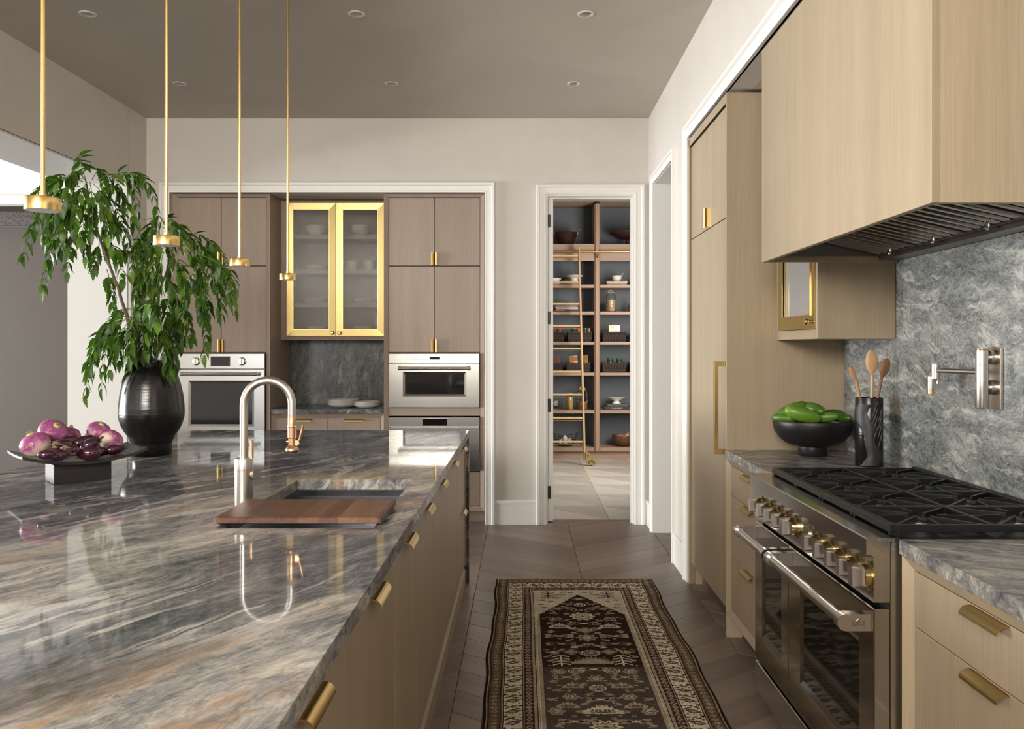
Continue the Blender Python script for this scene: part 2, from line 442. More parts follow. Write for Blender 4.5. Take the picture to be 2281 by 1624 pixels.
NX0, NX1 = -2.885, -.314      # niche for the back cabinets
DX0, DX1, DH = .186, .906, 2.69
mb = MB()
mb.box(-3.6, NX0, WB, WB+.2, 0, ZC); mb.box(NX0, NX1, WB, WB+.2, HEAD, ZC); mb.box(NX1, DX0, WB, WB+.2, 0, ZC)
mb.box(DX0, DX1, WB, WB+.2, DH, ZC); mb.box(DX1, WR+.3, WB, WB+.2, 0, ZC)
mb.box(NX0-.1, NX0, WB+.2, 7.8, 0, ZC); mb.box(NX1, NX1+.1, WB+.2, 7.8, 0, ZC); mb.box(NX0, NX1, WB+.2, 7.8, HEAD+.004, HEAD+.1); mb.box(NX0, NX1, 7.70, 7.8, 0, HEAD)
struct(mb, 'wall_back', M['wall'])
# right wall: doorway, then the long recess for the range
DY0, DY1, DZ = 5.775, 6.637, 2.72
RY0, RY1, RZ, RX = .55, 5.246, 2.731, 1.60
mb = MB()
mb.box(WR, WR+.3, DY1, WB, 0, ZC); mb.box(WR, WR+.3, DY0, DY1, DZ, ZC); mb.box(WR, WR+.3, RY1, DY0, 0, ZC)
mb.box(WR, WR+.12, RY0, RY1, RZ, ZC); mb.box(WR, WR+.3, -2.9, RY0, 0, ZC)
mb.box(RX+.025, RX+.15, RY0, RY1, 0, RZ+.1); mb.box(WR+.3, RX+.15, RY0-.1, RY0, 0, ZC); mb.box(WR+.3, RX+.15, RY1, RY1+.1, 0, RZ+.1)
struct(mb, 'wall_right', M['wall'])
mb = MB(); mb.box(WR+.12, RX+.15, RY0, RY1, RZ, RZ+.1); struct(mb, 'ceiling_range_recess', M['ceiling'])
mb = MB(); mb.box(WR+.3, 2.6, 6.9, 7.0, 0, ZC); mb.box(2.5, 2.6, 5.3, 6.9, 0, ZC); mb.box(WR+.3, 2.6, 5.2+.15, 5.45, 0, ZC); mb.box(WR+.3,2.6,5.45,6.9,DZ+.2,DZ+.3)
struct(mb, 'wall_side_passage', M['wall'])
# left wall: a wide opening under a deep header
OY0, OY1, OZ = .4, 6.635, 2.73
mb = MB()
mb.box(-3.525, WL, -2.9, OY0, 0, ZC); mb.box(-3.525, WL, OY0, OY1, OZ+.004, ZC); mb.box(-3.525, WL, OY1+.004, WB, 0, ZC)
struct(mb, 'wall_left', M['wall_taupe'])
mb = MB(); mb.box(-3.54, WL-.004, OY1-.012, OY1, 0, OZ-.012); mb.box(-3.54, WL-.004, OY0, OY1, OZ-.012, OZ)
struct(mb, 'trim_opening_lining', M['trim_dimmed'])
mb = MB(); mb.box(WL-.001, WL+.016, OY1+.006, OY1+.05, 0, OZ+.05, .003); struct(mb, 'trim_opening_edge', M['trim'])
# next room: far wall with a recessed opening
mb = MB(); mb.box(-13.6, -3.6, 7.5, 7.6, 2.70, ZC); mb.box(-3.75, -3.53, 7.5, 7.6, 0, 2.70); mb.box(-13.6, -8.3, 7.5, 7.6, 0, 2.70)
struct(mb, 'wall_next_room_far', M['white'])
mb = MB(); mb.box(-8.3, -3.75, 7.478, 7.5, 2.70, 2.775, .004); mb.box(-8.3, -3.75, 7.465, 7.5, 2.758, 2.775, .003); struct(mb, 'trim_next_room_head', M['trim'])
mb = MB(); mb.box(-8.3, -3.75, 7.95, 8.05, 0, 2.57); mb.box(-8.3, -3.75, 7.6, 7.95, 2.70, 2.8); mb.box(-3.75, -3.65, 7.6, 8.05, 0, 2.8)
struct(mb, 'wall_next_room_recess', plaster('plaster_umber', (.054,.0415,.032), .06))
def perfo():
    t = NT('perforated_panel'); v = t.n('TexVoronoi', {'Vector': t.obj(), 'Scale': 45}).outputs[0]
    return t.done(base=t.ramp(v, [(.30, (.01,.008,.008)), (.45, (.075,.06,.055))]), rough=.5)
mb = MB(); mb.box(-8.3, -3.75, 7.9, 7.94, 2.57, 2.70); struct(mb, 'trim_vent_grille', perfo())
mb = MB(); mb.box(-13.7, -13.6, -2.9, -1, 0, ZC); mb.box(-13.7, -13.6, 5.8, 8.2, 0, ZC); mb.box(-13.7, -13.6, -1, 5.8, 3.15, ZC)
struct(mb, 'wall_next_room_side', M['white'])
# rear wall behind the camera with window frames
mb = MB()
for x0, x1, z0, z1 in ((-13.6,-7.4,0,ZC),(-7.4,-5.5,0,ZC),(-5.5,-3.6,0,.12),(-5.5,-3.6,3.0,ZC),(-3.6,-2.95,0,ZC),(-2.95,-.35,0,2.05),(-2.95,-.35,3.2,ZC),(-.35,1.4,0,ZC)):
    mb.box(x0, x1, -3.05, -2.95, z0, z1)
struct(mb, 'wall_rear', M['wall'])
for i, (x0, x1, z0, z1, n) in enumerate(((-5.5,-3.6,.12,3.0,2), (-2.95,-.35,2.05,3.2,3))):
    mb = MB(); mb.frame(lambda u,v,d: (u, -2.93+d, v), x0, x1, z0, z1, .07, -.03, -.03, .05)
    for k in range(1, n): xx = x0+(x1-x0)*k/n; mb.box(xx-.04, xx+.04, -2.95, -2.90, z0+.07, z1-.07)
    mb.box(x0+.07, x1-.07, -2.94, -2.91, z0+(z1-z0)*.72, z0+(z1-z0)*.72+.05)
    struct(mb, 'window_%d' % (i+1), M['trim'])
# casings: stepped profile swept round each opening
PROF = [(0,-.01),(0,.016),(.010,.019),(.014,.016),(.052,.018),(.056,.026),(.060,.030),(.076,.031),(.080,.026),(.080,-.0)]
def casing(name, fn, u0, u1, vh, k=1.0, vb=0):
    mb = MB(); R = []
    for j in range(4):
        ring = []
        for o, d in PROF:
            o *= k
            ring.append(fn(*[(u0-o, vb), (u0-o, vh+o), (u1+o, vh+o), (u1+o, vb)][j], d))
        R.append(ring)
    mb.rings(R); return struct(mb, name, M['trim'], None, 30)
bk = lambda u, v, d: (u, WB-.0-d, v)
rt = lambda u, v, d: (WR-d, u, v)
casing('trim_1', bk, NX0, NX1, HEAD)
casing('trim_2', bk, DX0, DX1, DH, 1.0)
casing('trim_3', rt, DY0, DY1, DZ, .78)
casing('trim_4', rt, RY0, RY1, RZ, 1.0)
mb = MB(); mb.box(DX0-.001, DX0+.012, WB-.001, WB+.21, 0, DH); mb.box(DX1-.012, DX1+.001, WB-.001, WB+.21, 0, DH); mb.box(DX0+.012, DX1-.012, WB-.001, WB+.21, DH-.012, DH+.001)
mb.box(DX1-.024, DX1-.012, WB+.06, WB+.1, 0, DH-.012); mb.box(DX0+.012, DX1-.024, WB+.06, WB+.1, DH-.024, DH-.012)
struct(mb, 'trim_5', M['trim'])
mb = MB(); mb.box(WR-.001, WR+.31, DY1-.001, DY1+.001, 0, DZ); mb.box(WR, WR+.31, DY0, DY1, DZ-.002, DZ+.0015); mb.box(WR-.001, WR+.31, DY0-.001, DY0+.001, 0, DZ)
struct(mb, 'trim_6', M['trim'])
def skirting(name, fn, u0, u1, h=.197):
    mb = MB()
    poly = [(0,0),(.018,0),(.018,h-.03),(.023,h-.026),(.023,h-.008),(.016,h),(0,h)]
    mb.prism(poly, lambda a, b, hh: fn(hh, b, a), u0, u1); return struct(mb, name, M['trim'])
skirting('baseboard_back', bk, NX1+.08, DX0-.08)
skirting('baseboard_back_corner', bk, DX1+.08, WR)
skirting('baseboard_right', rt, RY1+.08, DY0-.063)
skirting('baseboard_right_corner', rt, DY1+.063, WB-.024)
skirting('baseboard_left', lambda u, v, d: (WL+d, u, v), OY1+.05, WB)
# pantry shell
PW = plaster('plaster_pantry', (.30,.29,.28), .05)
mb = MB(); mb.box(-.6, -.5, 7.16, 11.5, 0, ZC); mb.box(-.5, 2.2, 11.36, 11.5, 0, ZC); mb.box(-.5, NX1+.1-.41, 7.8, 7.81, 0, ZC)
mb.box(2.1, 2.2, 7.16, 7.9, 0, ZC); mb.box(2.1, 2.2, 9.3, 11.36, 0, ZC); mb.box(2.1, 2.2, 7.9, 9.3, 0, 1.0); mb.box(2.1, 2.2, 7.9, 9.3, 2.8, ZC)
struct(mb, 'wall_pantry', PW)
# pantry door, swung wide open into the pantry
d1 = bpy.data.objects.new('door_1', None); COL.objects.link(d1); d1['kind'] = 'structure'; d1.location = (.205, 7.03, 0)
mb = MB(); mb.box(.201, .245, 7.035, 7.755, .008, 2.672, .002); mb.build('door_leaf', M['trim'], d1)
for py in (492, 708, 903, 1097):
    z = P(0, py, 7.03).z
    mb = MB(); mb.box(.199, .226, 7.028, 7.0345, z-.052, z+.052, .001); mb.cyl((.196, 7.026, z-.05), (.196, 7.026, z+.05), .006, n=10)
    for q in (-.03, 0, .03): mb.cyl((.214, 7.0285, z+q), (.214, 7.026, z+q), .004, n=8)
    mb.build('hinge', M['iron'], d1, 40)
mb = MB(); mb.lathe([(.0,0),(.026,0),(.026,.006),(.010,.010),(.010,.035),(.026,.042),(.028,.055),(.022,.066),(0,.068)], (.245, 7.69, P(0,898,7.7).z), 20, True, (1,0,0))
mb.build('door_knob', M['nickel'], d1, 40)
for i, (x, y) in enumerate(LIGHTS):
    rowt = ('nearer' if y < 5.5 else 'far'); colt = ('by the left wall', 'middle one', 'by the right wall')[i % 3]
    t = thing('recessed_light', 'unlit round white recessed ceiling light in the %s row, %s' % (rowt, colt), 'ceiling light', (x, y, ZC), 0, 'recessed ceiling lights')
    mb = MB(); mb.lathe([(.036,-.004),(.047,-.003),(.047,-.0005),(.042,.001),(.036,.003)], (x,y,ZC), 32, False); mb.build('trim_ring', M['trim'], t, 40)
    mb = MB(); mb.lathe([(.0425,.002),(.038,.020),(.020,.026)], (x,y,ZC), 32, False); mb.build('reflector', plain('reflector_white', (.82,.79,.72), .4) if i == 0 else bpy.data.materials['reflector_white'], t, 60)
    mb = MB(); mb.lathe([(0,.0255),(.014,.0255),(.0205,.028),(0,.032)], (x,y,ZC), 24); mb.build('bulb', M['black'], t, 40)
# ================================================================== cabinetry helpers
def pull(name, mat, parent, c, n, dn, ax, L):
    """a curved visor pull: c on the door face at the top edge, n out of the face, dn towards its free edge, ax along it"""
    c, n, dn, ax = Vector(c), Vector(n), Vector(dn), Vector(ax)
    a = [(0,0),(.010,0)]+[(.010+.020*math.sin(t), .020-.020*math.cos(t)) for t in [PI/2*k/6 for k in range(1, 7)]]
    b = [(.010+.0165*math.sin(t), .020-.0165*math.cos(t)) for t in [PI/2*k/6 for k in range(6, -1, -1)]]+[(0,.0035)]
    mb = MB(); mb.prism(a+b, lambda u, v, h: c+n*u+dn*v+ax*h, -L/2, L/2)
    return mb.build(name, mat, parent, 35)
def bkm(y0): return lambda u, v, d: (u, y0+d, v)
def rtm(x0): return lambda u, v, d: (x0+d, u, v)
def glassdoor(mb, fn, u0, u1, v0, v1, gu0, gu1, gv0, gv1, th):
    """steel slab with a window hole whose rim slopes in"""
    O = [(u0,v0),(u1,v0),(u1,v1),(u0,v1)]; A = [(gu0-.018,gv0-.018),(gu1+.018,gv0-.018),(gu1+.018,gv1+.018),(gu0-.018,gv1+.018)]; I = [(gu0,gv0),(gu1,gv0),(gu1,gv1),(gu0,gv1)]
    b = .003; Ob = [(u0+b,v0+b),(u1-b,v0+b),(u1-b,v1-b),(u0+b,v1-b)]
    R = [[fn(u,v,th) for u,v in O],[fn(u,v,b) for u,v in O],[fn(u,v,0) for u,v in Ob],[fn(u,v,0) for u,v in A],[fn(u,v,.007) for u,v in I],[fn(u,v,th) for u,v in I]]
    mb.rings(R, False, True)

# ================================================================== back wall cabinets
YC = 7.0
def tower(name, label, x0, x1, cut, seam, cells):
    """cut: heights of the rails between cells; cells: what each cell holds"""
    t = thing(name, label, 'cabinet', ((x0+x1)/2, 7.3, 0))
    z1 = 2.702
    mb = MB(); mb.frame(bkm(YC), x0, x1, .10, z1, .036, 0, .018, .03, .038, .026); mb.build('face_frame', M['oak_grey'], t)
    mb = MB(); mb.box(x0, x0+.018, YC+.031, 7.69, .10, z1); mb.box(x1-.018, x1, YC+.031, 7.69, .10, z1); mb.box(x0+.018, x1-.018, YC+.031, 7.69, z1-.018, z1)
    mb.box(x0+.018, x1-.018, 7.67, 7.69, .10, z1-.018); mb.box(x0+.018, x1-.018, YC+.05, 7.67, .10, .118); mb.build('carcass', M['oak_grey'], t)
    mb = MB(); mb.box(x0+.0, x1-.0, YC+.07, YC+.085, 0, .099); mb.build('toe_kick', M['oak_grey_h'], t)
    i0, i1 = x0+.038, x1-.038
    for z in cut:
        mb = MB(); mb.box(x0+.019, x1-.019, YC+.045, 7.66, z-.009, z+.009); mb.build('shelf', M['oak_dark'], t)
    for (za, zb) in cells:
        for k, (a, b) in enumerate(((i0, seam-.0015), (seam+.0015, i1))):
            mb = MB(); mb.box(a+.001, b-.001, YC+.018, YC+.038, za+.002, zb-.002, .0012)
            dr = mb.build('door', M['oak_grey'], t)
            pull('door_pull', M['brass_b'], dr, ((seam-.004, seam+.004)[k], YC+.018, za+.055), (0,-1,0), ((-1,0,0),(1,0,0))[k], (0,0,1), .105)
    return t
TL0, TL1, TR0, TR1 = -2.880, -2.080, -1.146, -.320
tl = tower('oven_tower', 'tall greyed oak cabinet with four doors above a wide oven, behind leafy branches', TL0, TL1, (2.113, 1.398, .645), -2.487, ((2.115,2.675),(1.402,2.111)))
tr = tower('oven_tower', 'tall greyed oak cabinet with four doors above two stacked steel ovens', TR0, TR1, (2.113, 1.398, .944, .420), -.733, ((2.115,2.675),(1.402,2.111)))
mb = MB(); mb.box(TR0+.038, TR1-.038, YC+.018, YC+.036, .880, .943, .001); mb.build('rail', M['oak_grey_h'], tr)
mb = MB(); mb.box(TR0+.039, TR1-.039, YC+.018, YC+.038, .142, .417, .0012); mb.build('drawer', M['oak_grey'], tr)
mb = MB(); mb.box(TL0+.039, TL1-.039, YC+.018, YC+.038, .142, .640, .0012); mb.build('drawer', M['oak_grey'], tl)

def barhandle(parent, p0, p1, r, out, mat, name='handle'):
    """tube between two posts; out is the vector from the face to the tube"""
    p0, p1, out = Vector(p0), Vector(p1), Vector(out); a = (p1-p0).normalized()
    mb = MB(); mb.cyl(p0+out-a*.0, p1+out+a*.0, r, n=20)
    for p, s in ((p0, -1), (p1, 1)):
        mb.cyl(p+out+a*s*.002, p+out-a*s*.020, r*1.25, n=20)
        q = p-a*s*.012
        mb.cyl(q, q+out, r*.8, n=14); mb.cyl(q, q+out.normalized()*.004, r*1.3, n=14)
    return mb.build(name, mat, parent, 40)
def oven(name, label, x0, x1, z0, z1, zp, win, disp, hz, hx, knobs=()):
    t = thing(name, label, 'oven', ((x0+x1)/2, YC, z0)); yf = YC-.008
    a, b = x0+.041, x1-.041
    mb = MB(); mb.box(a+.01, b-.01, YC+.042, 7.55, z0+.012, z1-.012); mb.build('body', M['steel_d'], t)
    mb = MB(); mb.box(a, b, yf, YC+.040, zp+.002, z1, .003); pn = mb.build('control_panel', M['steel'], t)
    mb = MB(); glassdoor(mb, bkm(yf), a, b, z0, zp-.004, *win, YC+.040-yf) if win else mb.box(a, b, yf, YC+.04, z0, zp-.004, .003); dr = mb.build('door', M['steel'], t)
    if win:
        mb = MB(); mb.box(win[0]+.0005, win[1]-.0005, yf+.006, yf+.016, win[2]+.0005, win[3]-.0005); mb.build('window', M['glass_black'], dr)
    mb = MB(); mb.frame(bkm(yf), disp[0], disp[1], disp[2], disp[3], .003, -.003, -.002, .0); mb.build('display_bezel', M['chrome'], pn)
    mb = MB(); mb.box(disp[0]+.003, disp[1]-.003, yf-.0015, yf-.0002, disp[2]+.003, disp[3]-.003); mb.build('display', M['glass_black'], pn)
    if hx: barhandle(dr, (hx[0], yf, hz), (hx[1], yf, hz), .0125, (0,-.045,0), M['chrome'])
    for kx, kz in knobs:
        mb = MB(); mb.lathe([(.034,0),(.034,.005),(.029,.007),(.028,.024),(.026,.027),(0,.027)], (kx, yf, kz), 28, True, (0,-1,0)); mb.obox((kx, yf-.031, kz), Vector((1,0,0)), Vector((0,1,0)), Vector((0,0,1)), .0055, .006, .027, .002)
        mb.build('knob', M['chrome'], pn, 35)
    return t, pn
def X7(px): return (px-VX)*YC/F
def Z7(py): return H-(py-VY)*YC/F
oven('wall_oven', 'wide stainless wall oven with two round knobs beside the dark vase', TL0, TL1, .66, 1.392, Z7(822), (X7(425), X7(562), Z7(945), Z7(853)), (X7(470), X7(514), Z7(816), Z7(794)), Z7(833), (X7(408), X7(577)), ((X7(438), Z7(805)), (X7(540), Z7(805))))
mw, pn = oven('speed_oven', 'stainless compact oven with wide black window, upper one of the right tower', TR0, TR1, Z7(908), 1.392, Z7(809), (X7(902.5), X7(1034.5), Z7(878), Z7(833)), (X7(957), X7(980), Z7(801), Z7(795)), Z7(820), (X7(889), X7(1047)))
mb = MB()
for k in range(7):
    for py in (796, 800.5):
        x = X7(905+k*7.3); z = Z7(py); mb.box(x-.006, x+.005, YC-.0088, YC-.0078, z-.0022, z+.0022)
for py in (796, 800.5): mb.box(X7(985.5), X7(990), YC-.0088, YC-.0078, Z7(py)-.0015, Z7(py)+.0015)
mb.build('touch_symbols', plain('symbol_grey', (.72,.71,.68), .5), pn, None, False, 'stuff')
oven('wall_oven', 'stainless oven with a small black display, half hidden by the island end', TR0, TR1, .430, Z7(929), Z7(951), None, (X7(941), X7(997), Z7(949), Z7(932.5)), 0, None)

# centre: counter, backsplash, drawers, brass door cabinet
CX0, CX1 = TL1+.001, TR0-.001
t = thing('drawer_cabinet', 'low greyed oak drawer unit with two brass pulls between the oven towers', 'cabinet', ((CX0+CX1)/2, 7.3, 0))
mb = MB(); mb.frame(bkm(7.03), CX0, CX1, .10, .894, .034, 0, .016, .03); mb.build('face_frame', M['oak_grey_h'], t)
mb = MB(); mb.box(CX0, CX1, 7.066, 7.66, .10, .894); mb.build('carcass', M['oak_dark'], t)
for a, b in ((CX0+.035, -1.6155), (-1.6125, CX1-.035)):
    for za, zb in ((.62, .859), (.14, .617)):
        mb = MB(); mb.box(a+.001, b-.001, 7.044, 7.064, za, zb, .0012); dr = mb.build('drawer', M['oak_grey_h'], t)
        pull('drawer_pull', M['brass_b'], dr, ((a+b)/2, 7.044, zb-.004), (0,-1,0), (0,0,-1), (1,0,0), .16)
mb = MB(); mb.box(CX0, CX1, 7.02, 7.66, .895, .935, .002); one(mb, 'worktop', M['stone'], 'short grey stone worktop with plates on it, between the oven towers', 'worktop', ((CX0+CX1)/2, 7.3, .895))
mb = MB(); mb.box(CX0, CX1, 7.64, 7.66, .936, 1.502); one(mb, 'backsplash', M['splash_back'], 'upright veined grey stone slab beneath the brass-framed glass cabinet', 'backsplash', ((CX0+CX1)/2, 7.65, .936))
YU = 7.31
t = thing('glass_cabinet', 'wall cabinet with two brass-framed reeded glass doors', 'cabinet', ((CX0+CX1)/2, 7.5, 1.504))
mb = MB(); mb.frame(bkm(YU), CX0, CX1, 1.504, 2.704, .046, 0, .02, .03, .036, .022); mb.build('face_frame', M['oak_grey_h'], t)
mb = MB(); mb.box(CX0, CX0+.02, YU+.031, 7.69, 1.504, 2.704); mb.box(CX1-.02, CX1, YU+.031, 7.69, 1.504, 2.704); mb.box(CX0+.02, CX1-.02, YU+.031, 7.69, 1.504, 1.53); mb.box(CX0+.02, CX1-.02, YU+.031, 7.69, 2.684, 2.704); mb.box(CX0+.02, CX1-.02, 7.665, 7.69, 1.53, 2.684)
mb.build('carcass', M['oak_grey'], t)
SHZ = [P(0,y,7.36).z for y in (523, 600, 675)]
for z in SHZ:
    mb = MB(); mb.box(CX0+.021, CX1-.021, YU+.055, 7.664, z-.036, z); mb.build('shelf', M['oak_grey_h'], t)
for k, (a, b) in enumerate(((P(638,0,YU).x, P(747,0,YU).x), (P(748.6,0,YU).x, CX1-.047))):
    za, zb = 1.542, 2.681; fw = .0575
    mb = MB(); mb.frame(bkm(YU+.008), a, b, za, zb, fw, 0, .004, .022)
    for p in mb.bm.edges: pass
    dr = mb.build('door', M['brass'], t)
    mb = MB(); mb.box(a+fw-.004, b-fw+.004, YU+.018, YU+.022, za+fw-.004, zb-fw+.004); mb.build('pane', M['reeded'], dr)
    mb = MB(); mb.frame(bkm(YU+.006), a+fw-.004, b-fw+.004, za+fw-.004, zb-fw+.004, .004, .0, .0, .010); mb.build('glazing_bead', M['brass_b'], dr)
    kx = (b-.028, a+.028)[k]
    mb = MB(); mb.lathe([(.006,0),(.006,.012),(.014,.016),(.017,.024),(.013,.031),(0,.033)], (kx, YU+.010, P(0,741.5,YU).z), 20, True, (0,-1,0)); mb.build('knob', M['brass_b'], dr, 50)

# plates and bowls: one of each built, then copied
def lathe_mesh(name, prof, mat, n=36):
    mb = MB(); mb.lathe(prof, (0,0,0), n, False); o = mb.build(name, mat, None, 50); me = o.data; bpy.data.objects.remove(o); return me
def plateprof(r, h=.02, foot=.6):
    return [(.0001,.004),(r*foot*.9,.004),(r*foot,0),(r*foot+.004,.0),(r*.82,h*.45),(r,h),(r+.001,h+.002),(r-.003,h+.003),(r*.80,h*.45+.006),(r*foot,.009),(.0001,.008)]
def bowlprof(r, h, foot=.45):
    return [(.0001,.006),(r*foot*.9,.006),(r*foot,0),(r*foot+.004,.0)]+[(r*(foot+(1-foot)*math.sin(a)), h*(1-math.cos(a))) for a in [PI/2*k/7 for k in range(1,8)]]+[(r-.004,h)]+[((r-.005)*(foot+(1-foot)*math.sin(a)), .006+(h-.006)*(1-math.cos(a))) for a in [PI/2*k/7 for k in range(6,-1,-1)]]+[(.0001,.008)]
def inst(me, name, label, cat, loc, group=None, s=1, rot=0):
    o = bpy.data.objects.new(name, me); COL.objects.link(o); o.location = loc; o.scale = (s,s,s) if not isinstance(s, tuple) else s
    o.rotation_euler = rot if isinstance(rot, tuple) else (0,0,rot)
    return tag(o, label, cat, group)
PL = lathe_mesh('plate_mesh', plateprof(.136,.026), M['dish']); SP = lathe_mesh('side_plate_mesh', plateprof(.108,.024), M['dish'])
ORD = ['lowest', 'second from the bottom', 'third from the bottom', 'topmost']
for k in range(4): inst(PL, 'dinner_plate', 'white dinner plate, %s of the wide stack on the back worktop' % ORD[k], 'plate', (P(763.5,0,7.27).x, 7.27, .9352+.0135*k), 'wide stack of white plates')
for k in range(3): inst(SP, 'side_plate', 'small white plate, %s of the narrow stack beside the compact oven' % ('lowest','middle one','topmost')[k], 'plate', (P(817,0,7.2).x, 7.2, .9352+.0135*k), 'narrow stack of white plates')
CB = lathe_mesh('bowl_mesh', [(.0001,.006),(.036,.006),(.038,0),(.041,0),(.052,.012),(.070,.032),(.086,.054),(.086,.056),(.083,.056),(.067,.036),(.049,.017),(.040,.010),(.0001,.010)], M['dish']); CUP = lathe_mesh('cup_mesh', bowlprof(.05,.085,.75), M['dish']); LP = lathe_mesh('salad_plate_mesh', plateprof(.10,.02), M['dish'])
def zs(i): return 1.531 if i == 3 else SHZ[i]+.001
G = 'white dishes behind reeded glass'
for px, sh, where in ((703, 0, 'top shelf of the left glass door'), (803, 0, 'top shelf of the right glass door'), (703, 3, 'bottom shelf of the left glass door'), (808, 3, 'bottom shelf of the right glass door')):
    for k in range(3): inst(CB, 'bowl', 'white bowl, %s of three, %s' % (('lowest','middle','topmost')[k], where), 'bowl', (P(px,0,7.5).x, 7.5, zs(sh)+.020*k), G)
for px, sh, where in ((703, 1, 'second shelf of the left glass door'), (810, 2, 'third shelf of the right glass door'), (700, 2, 'third shelf of the left glass door')):
    for k in range(3): inst(LP, 'salad_plate', 'white plate, %s of a low stack, %s' % (('lowest','middle','topmost')[k], where), 'plate', (P(px,0,7.5).x, 7.5, zs(sh)+.011*k), G)
for px, w_ in ((784, 'left'), (822, 'right')): inst(CUP, 'cup', 'tall white cup, the %s one of two on the second shelf behind glass' % w_, 'cup', (P(px,0,7.5).x, 7.5, zs(1)), G)
# ================================================================== range wall
XF = 1.012
t = thing('tall_cabinet', 'full-height warm oak cabinet with long brass bar handle, beside the passage doorway', 'cabinet', (1.3, 4.75, 0))
TY0, TY1 = 4.252, 5.240
mb = MB(); mb.box(XF, RX+.02, TY0, TY0+.018, 0, 2.718, .001); mb.build('side_panel', M['oak'], t)
mb = MB(); mb.box(XF+.04, RX+.02, TY0+.019, TY1, .13, 2.716); mb.build('carcass', M['oak_dark'], t)
mb = MB(); mb.box(XF+.08, XF+.095, TY0+.019, TY1-.0365, 0, .128); mb.build('toe_kick', M['oak_dark'], t)
fr = [(TY1-.036, 0, TY1, 2.716)]
mb = MB(); r = rtm(XF)
mb.rings([[r(TY1,.0,0), r(TY1,2.716,0), r(TY0+.019,2.716,0), r(TY0+.019,2.716,.036), r(TY1,2.716,.036), r(TY1,0,.036)]][0:0] or [[r(TY1,0,.036), r(TY1,2.716,.036), r(TY0+.019,2.716,.036)], [r(TY1,0,0), r(TY1,2.716,0), r(TY0+.019,2.716,0)], [r(TY1-.036,0,.016), r(TY1-.036,2.668,.016), r(TY0+.019,2.668,.016)], [r(TY1-.036,0,.036), r(TY1-.036,2.668,.036), r(TY0+.019,2.668,.036)]], False, True) if False else None
mb.prism([(0,0),(.036,0),(.036,.018),(0,.036)], lambda u, v, h: (XF+u, TY1-v, h), 0, 2.716)
mb.prism([(0,0),(.036,0),(.036,-.030),(0,-.048)], lambda u, v, h: (XF+u, h, 2.716+v), TY0+.019, TY1-.020)
mb.box(XF+.0365, XF+.096, TY1-.036, TY1, 0, .129)
mb.build('face_frame', M['oak'], t)
sm_ = 4.707
for k, (a, b) in enumerate(((TY0+.021, sm_-.002), (sm_+.002, TY1-.037))):
    mb = MB(); mb.box(XF+.012, XF+.034, a, b, 2.104, 2.664, .0012); dr = mb.build('door', M['oak'], t)
    pull('door_pull', M['brass_b'], dr, (XF+.012, (sm_-.004, sm_+.004)[k], 2.16), (-1,0,0), (0,(-1,1)[k],0), (0,0,1), .106)
mb = MB(); mb.box(XF+.012, XF+.034, TY0+.021, TY1-.037, .132, 2.099, .0012); dr = mb.build('door', M['oak'], t)
mb = MB(); yb = TY0+.034
prof = [(XF+.012,.911),(XF-.056,.911),(XF-.056,1.375),(XF+.012,1.375),(XF+.012,1.351),(XF-.036,1.351),(XF-.036,.935),(XF+.012,.935)]
mb.prism(prof, lambda u, v, h: (u, h, v), yb-.009, yb+.009); bmesh.ops.bevel(mb.bm, geom=mb.bm.edges[:], offset=.0015, segments=1, affect='EDGES')
mb.build('bar_handle', M['brass_b'], dr)

def drawer_unit(label, y0, y1, zs, ends):
    t = thing('drawer_cabinet', label, 'cabinet', (1.3, (y0+y1)/2, 0))
    mb = MB(); mb.frame(rtm(1.008), y0, y1, .125, .894, .034, 0, .018, .036, .030, .030); mb.build('face_frame', M['oak'], t)
    mb = MB(); mb.box(1.052, RX-.01, y0, y1, .125, .894); mb.build('carcass', M['oak_dark'], t)
    mb = MB(); mb.box(1.09, 1.105, y0, y1, 0, .124); mb.build('toe_kick', M['oak_dark'], t)
    for zb, zt in zip(zs[1:], zs[:-1]):
        mb = MB(); mb.box(1.026, 1.046, y0+.036, y1-.036, zb+.0015, zt-.0015, .0012); dr = mb.build('drawer', M['oak'], t)
        pull('drawer_pull', M['brass'], dr, (1.026, (y0+y1)/2, zt-.003), (-1,0,0), (0,0,-1), (0,1,0), .155)
    return t
ZS = (.862, .716, .424, .157)
drawer_unit('warm oak drawer unit between the range and the tall cabinet', 3.482, 4.250, ZS, 1)
drawer_unit('warm oak drawer unit with two brass pulls in view, this side of the range', 1.480, 2.272, ZS, 1)
drawer_unit('warm oak drawer unit at the near end of the range wall', .68, 1.478, ZS, 1)
mb = MB(); mb.box(1.004, RX-.002, 3.480, 4.250, .8955, .935, .0015); one(mb, 'worktop', M['counter'], 'short stone worktop under the black fruit bowl and spoon crock', 'worktop', (1.3, 3.9, .895))
mb = MB(); mb.box(1.004, RX-.002, .62, 2.280, .8955, .935, .0015); one(mb, 'worktop', M['counter'], 'stone worktop on this side of the range, pale speckled edge', 'worktop', (1.3, 1.6, .895))
mb = MB(); mb.box(RX, RX+.022, .56, 4.250, .936, 2.73); one(mb, 'backsplash', M['splash'], 'large veined grey-green stone slab behind the range and pot filler', 'backsplash', (1.61, 2.4, .936))

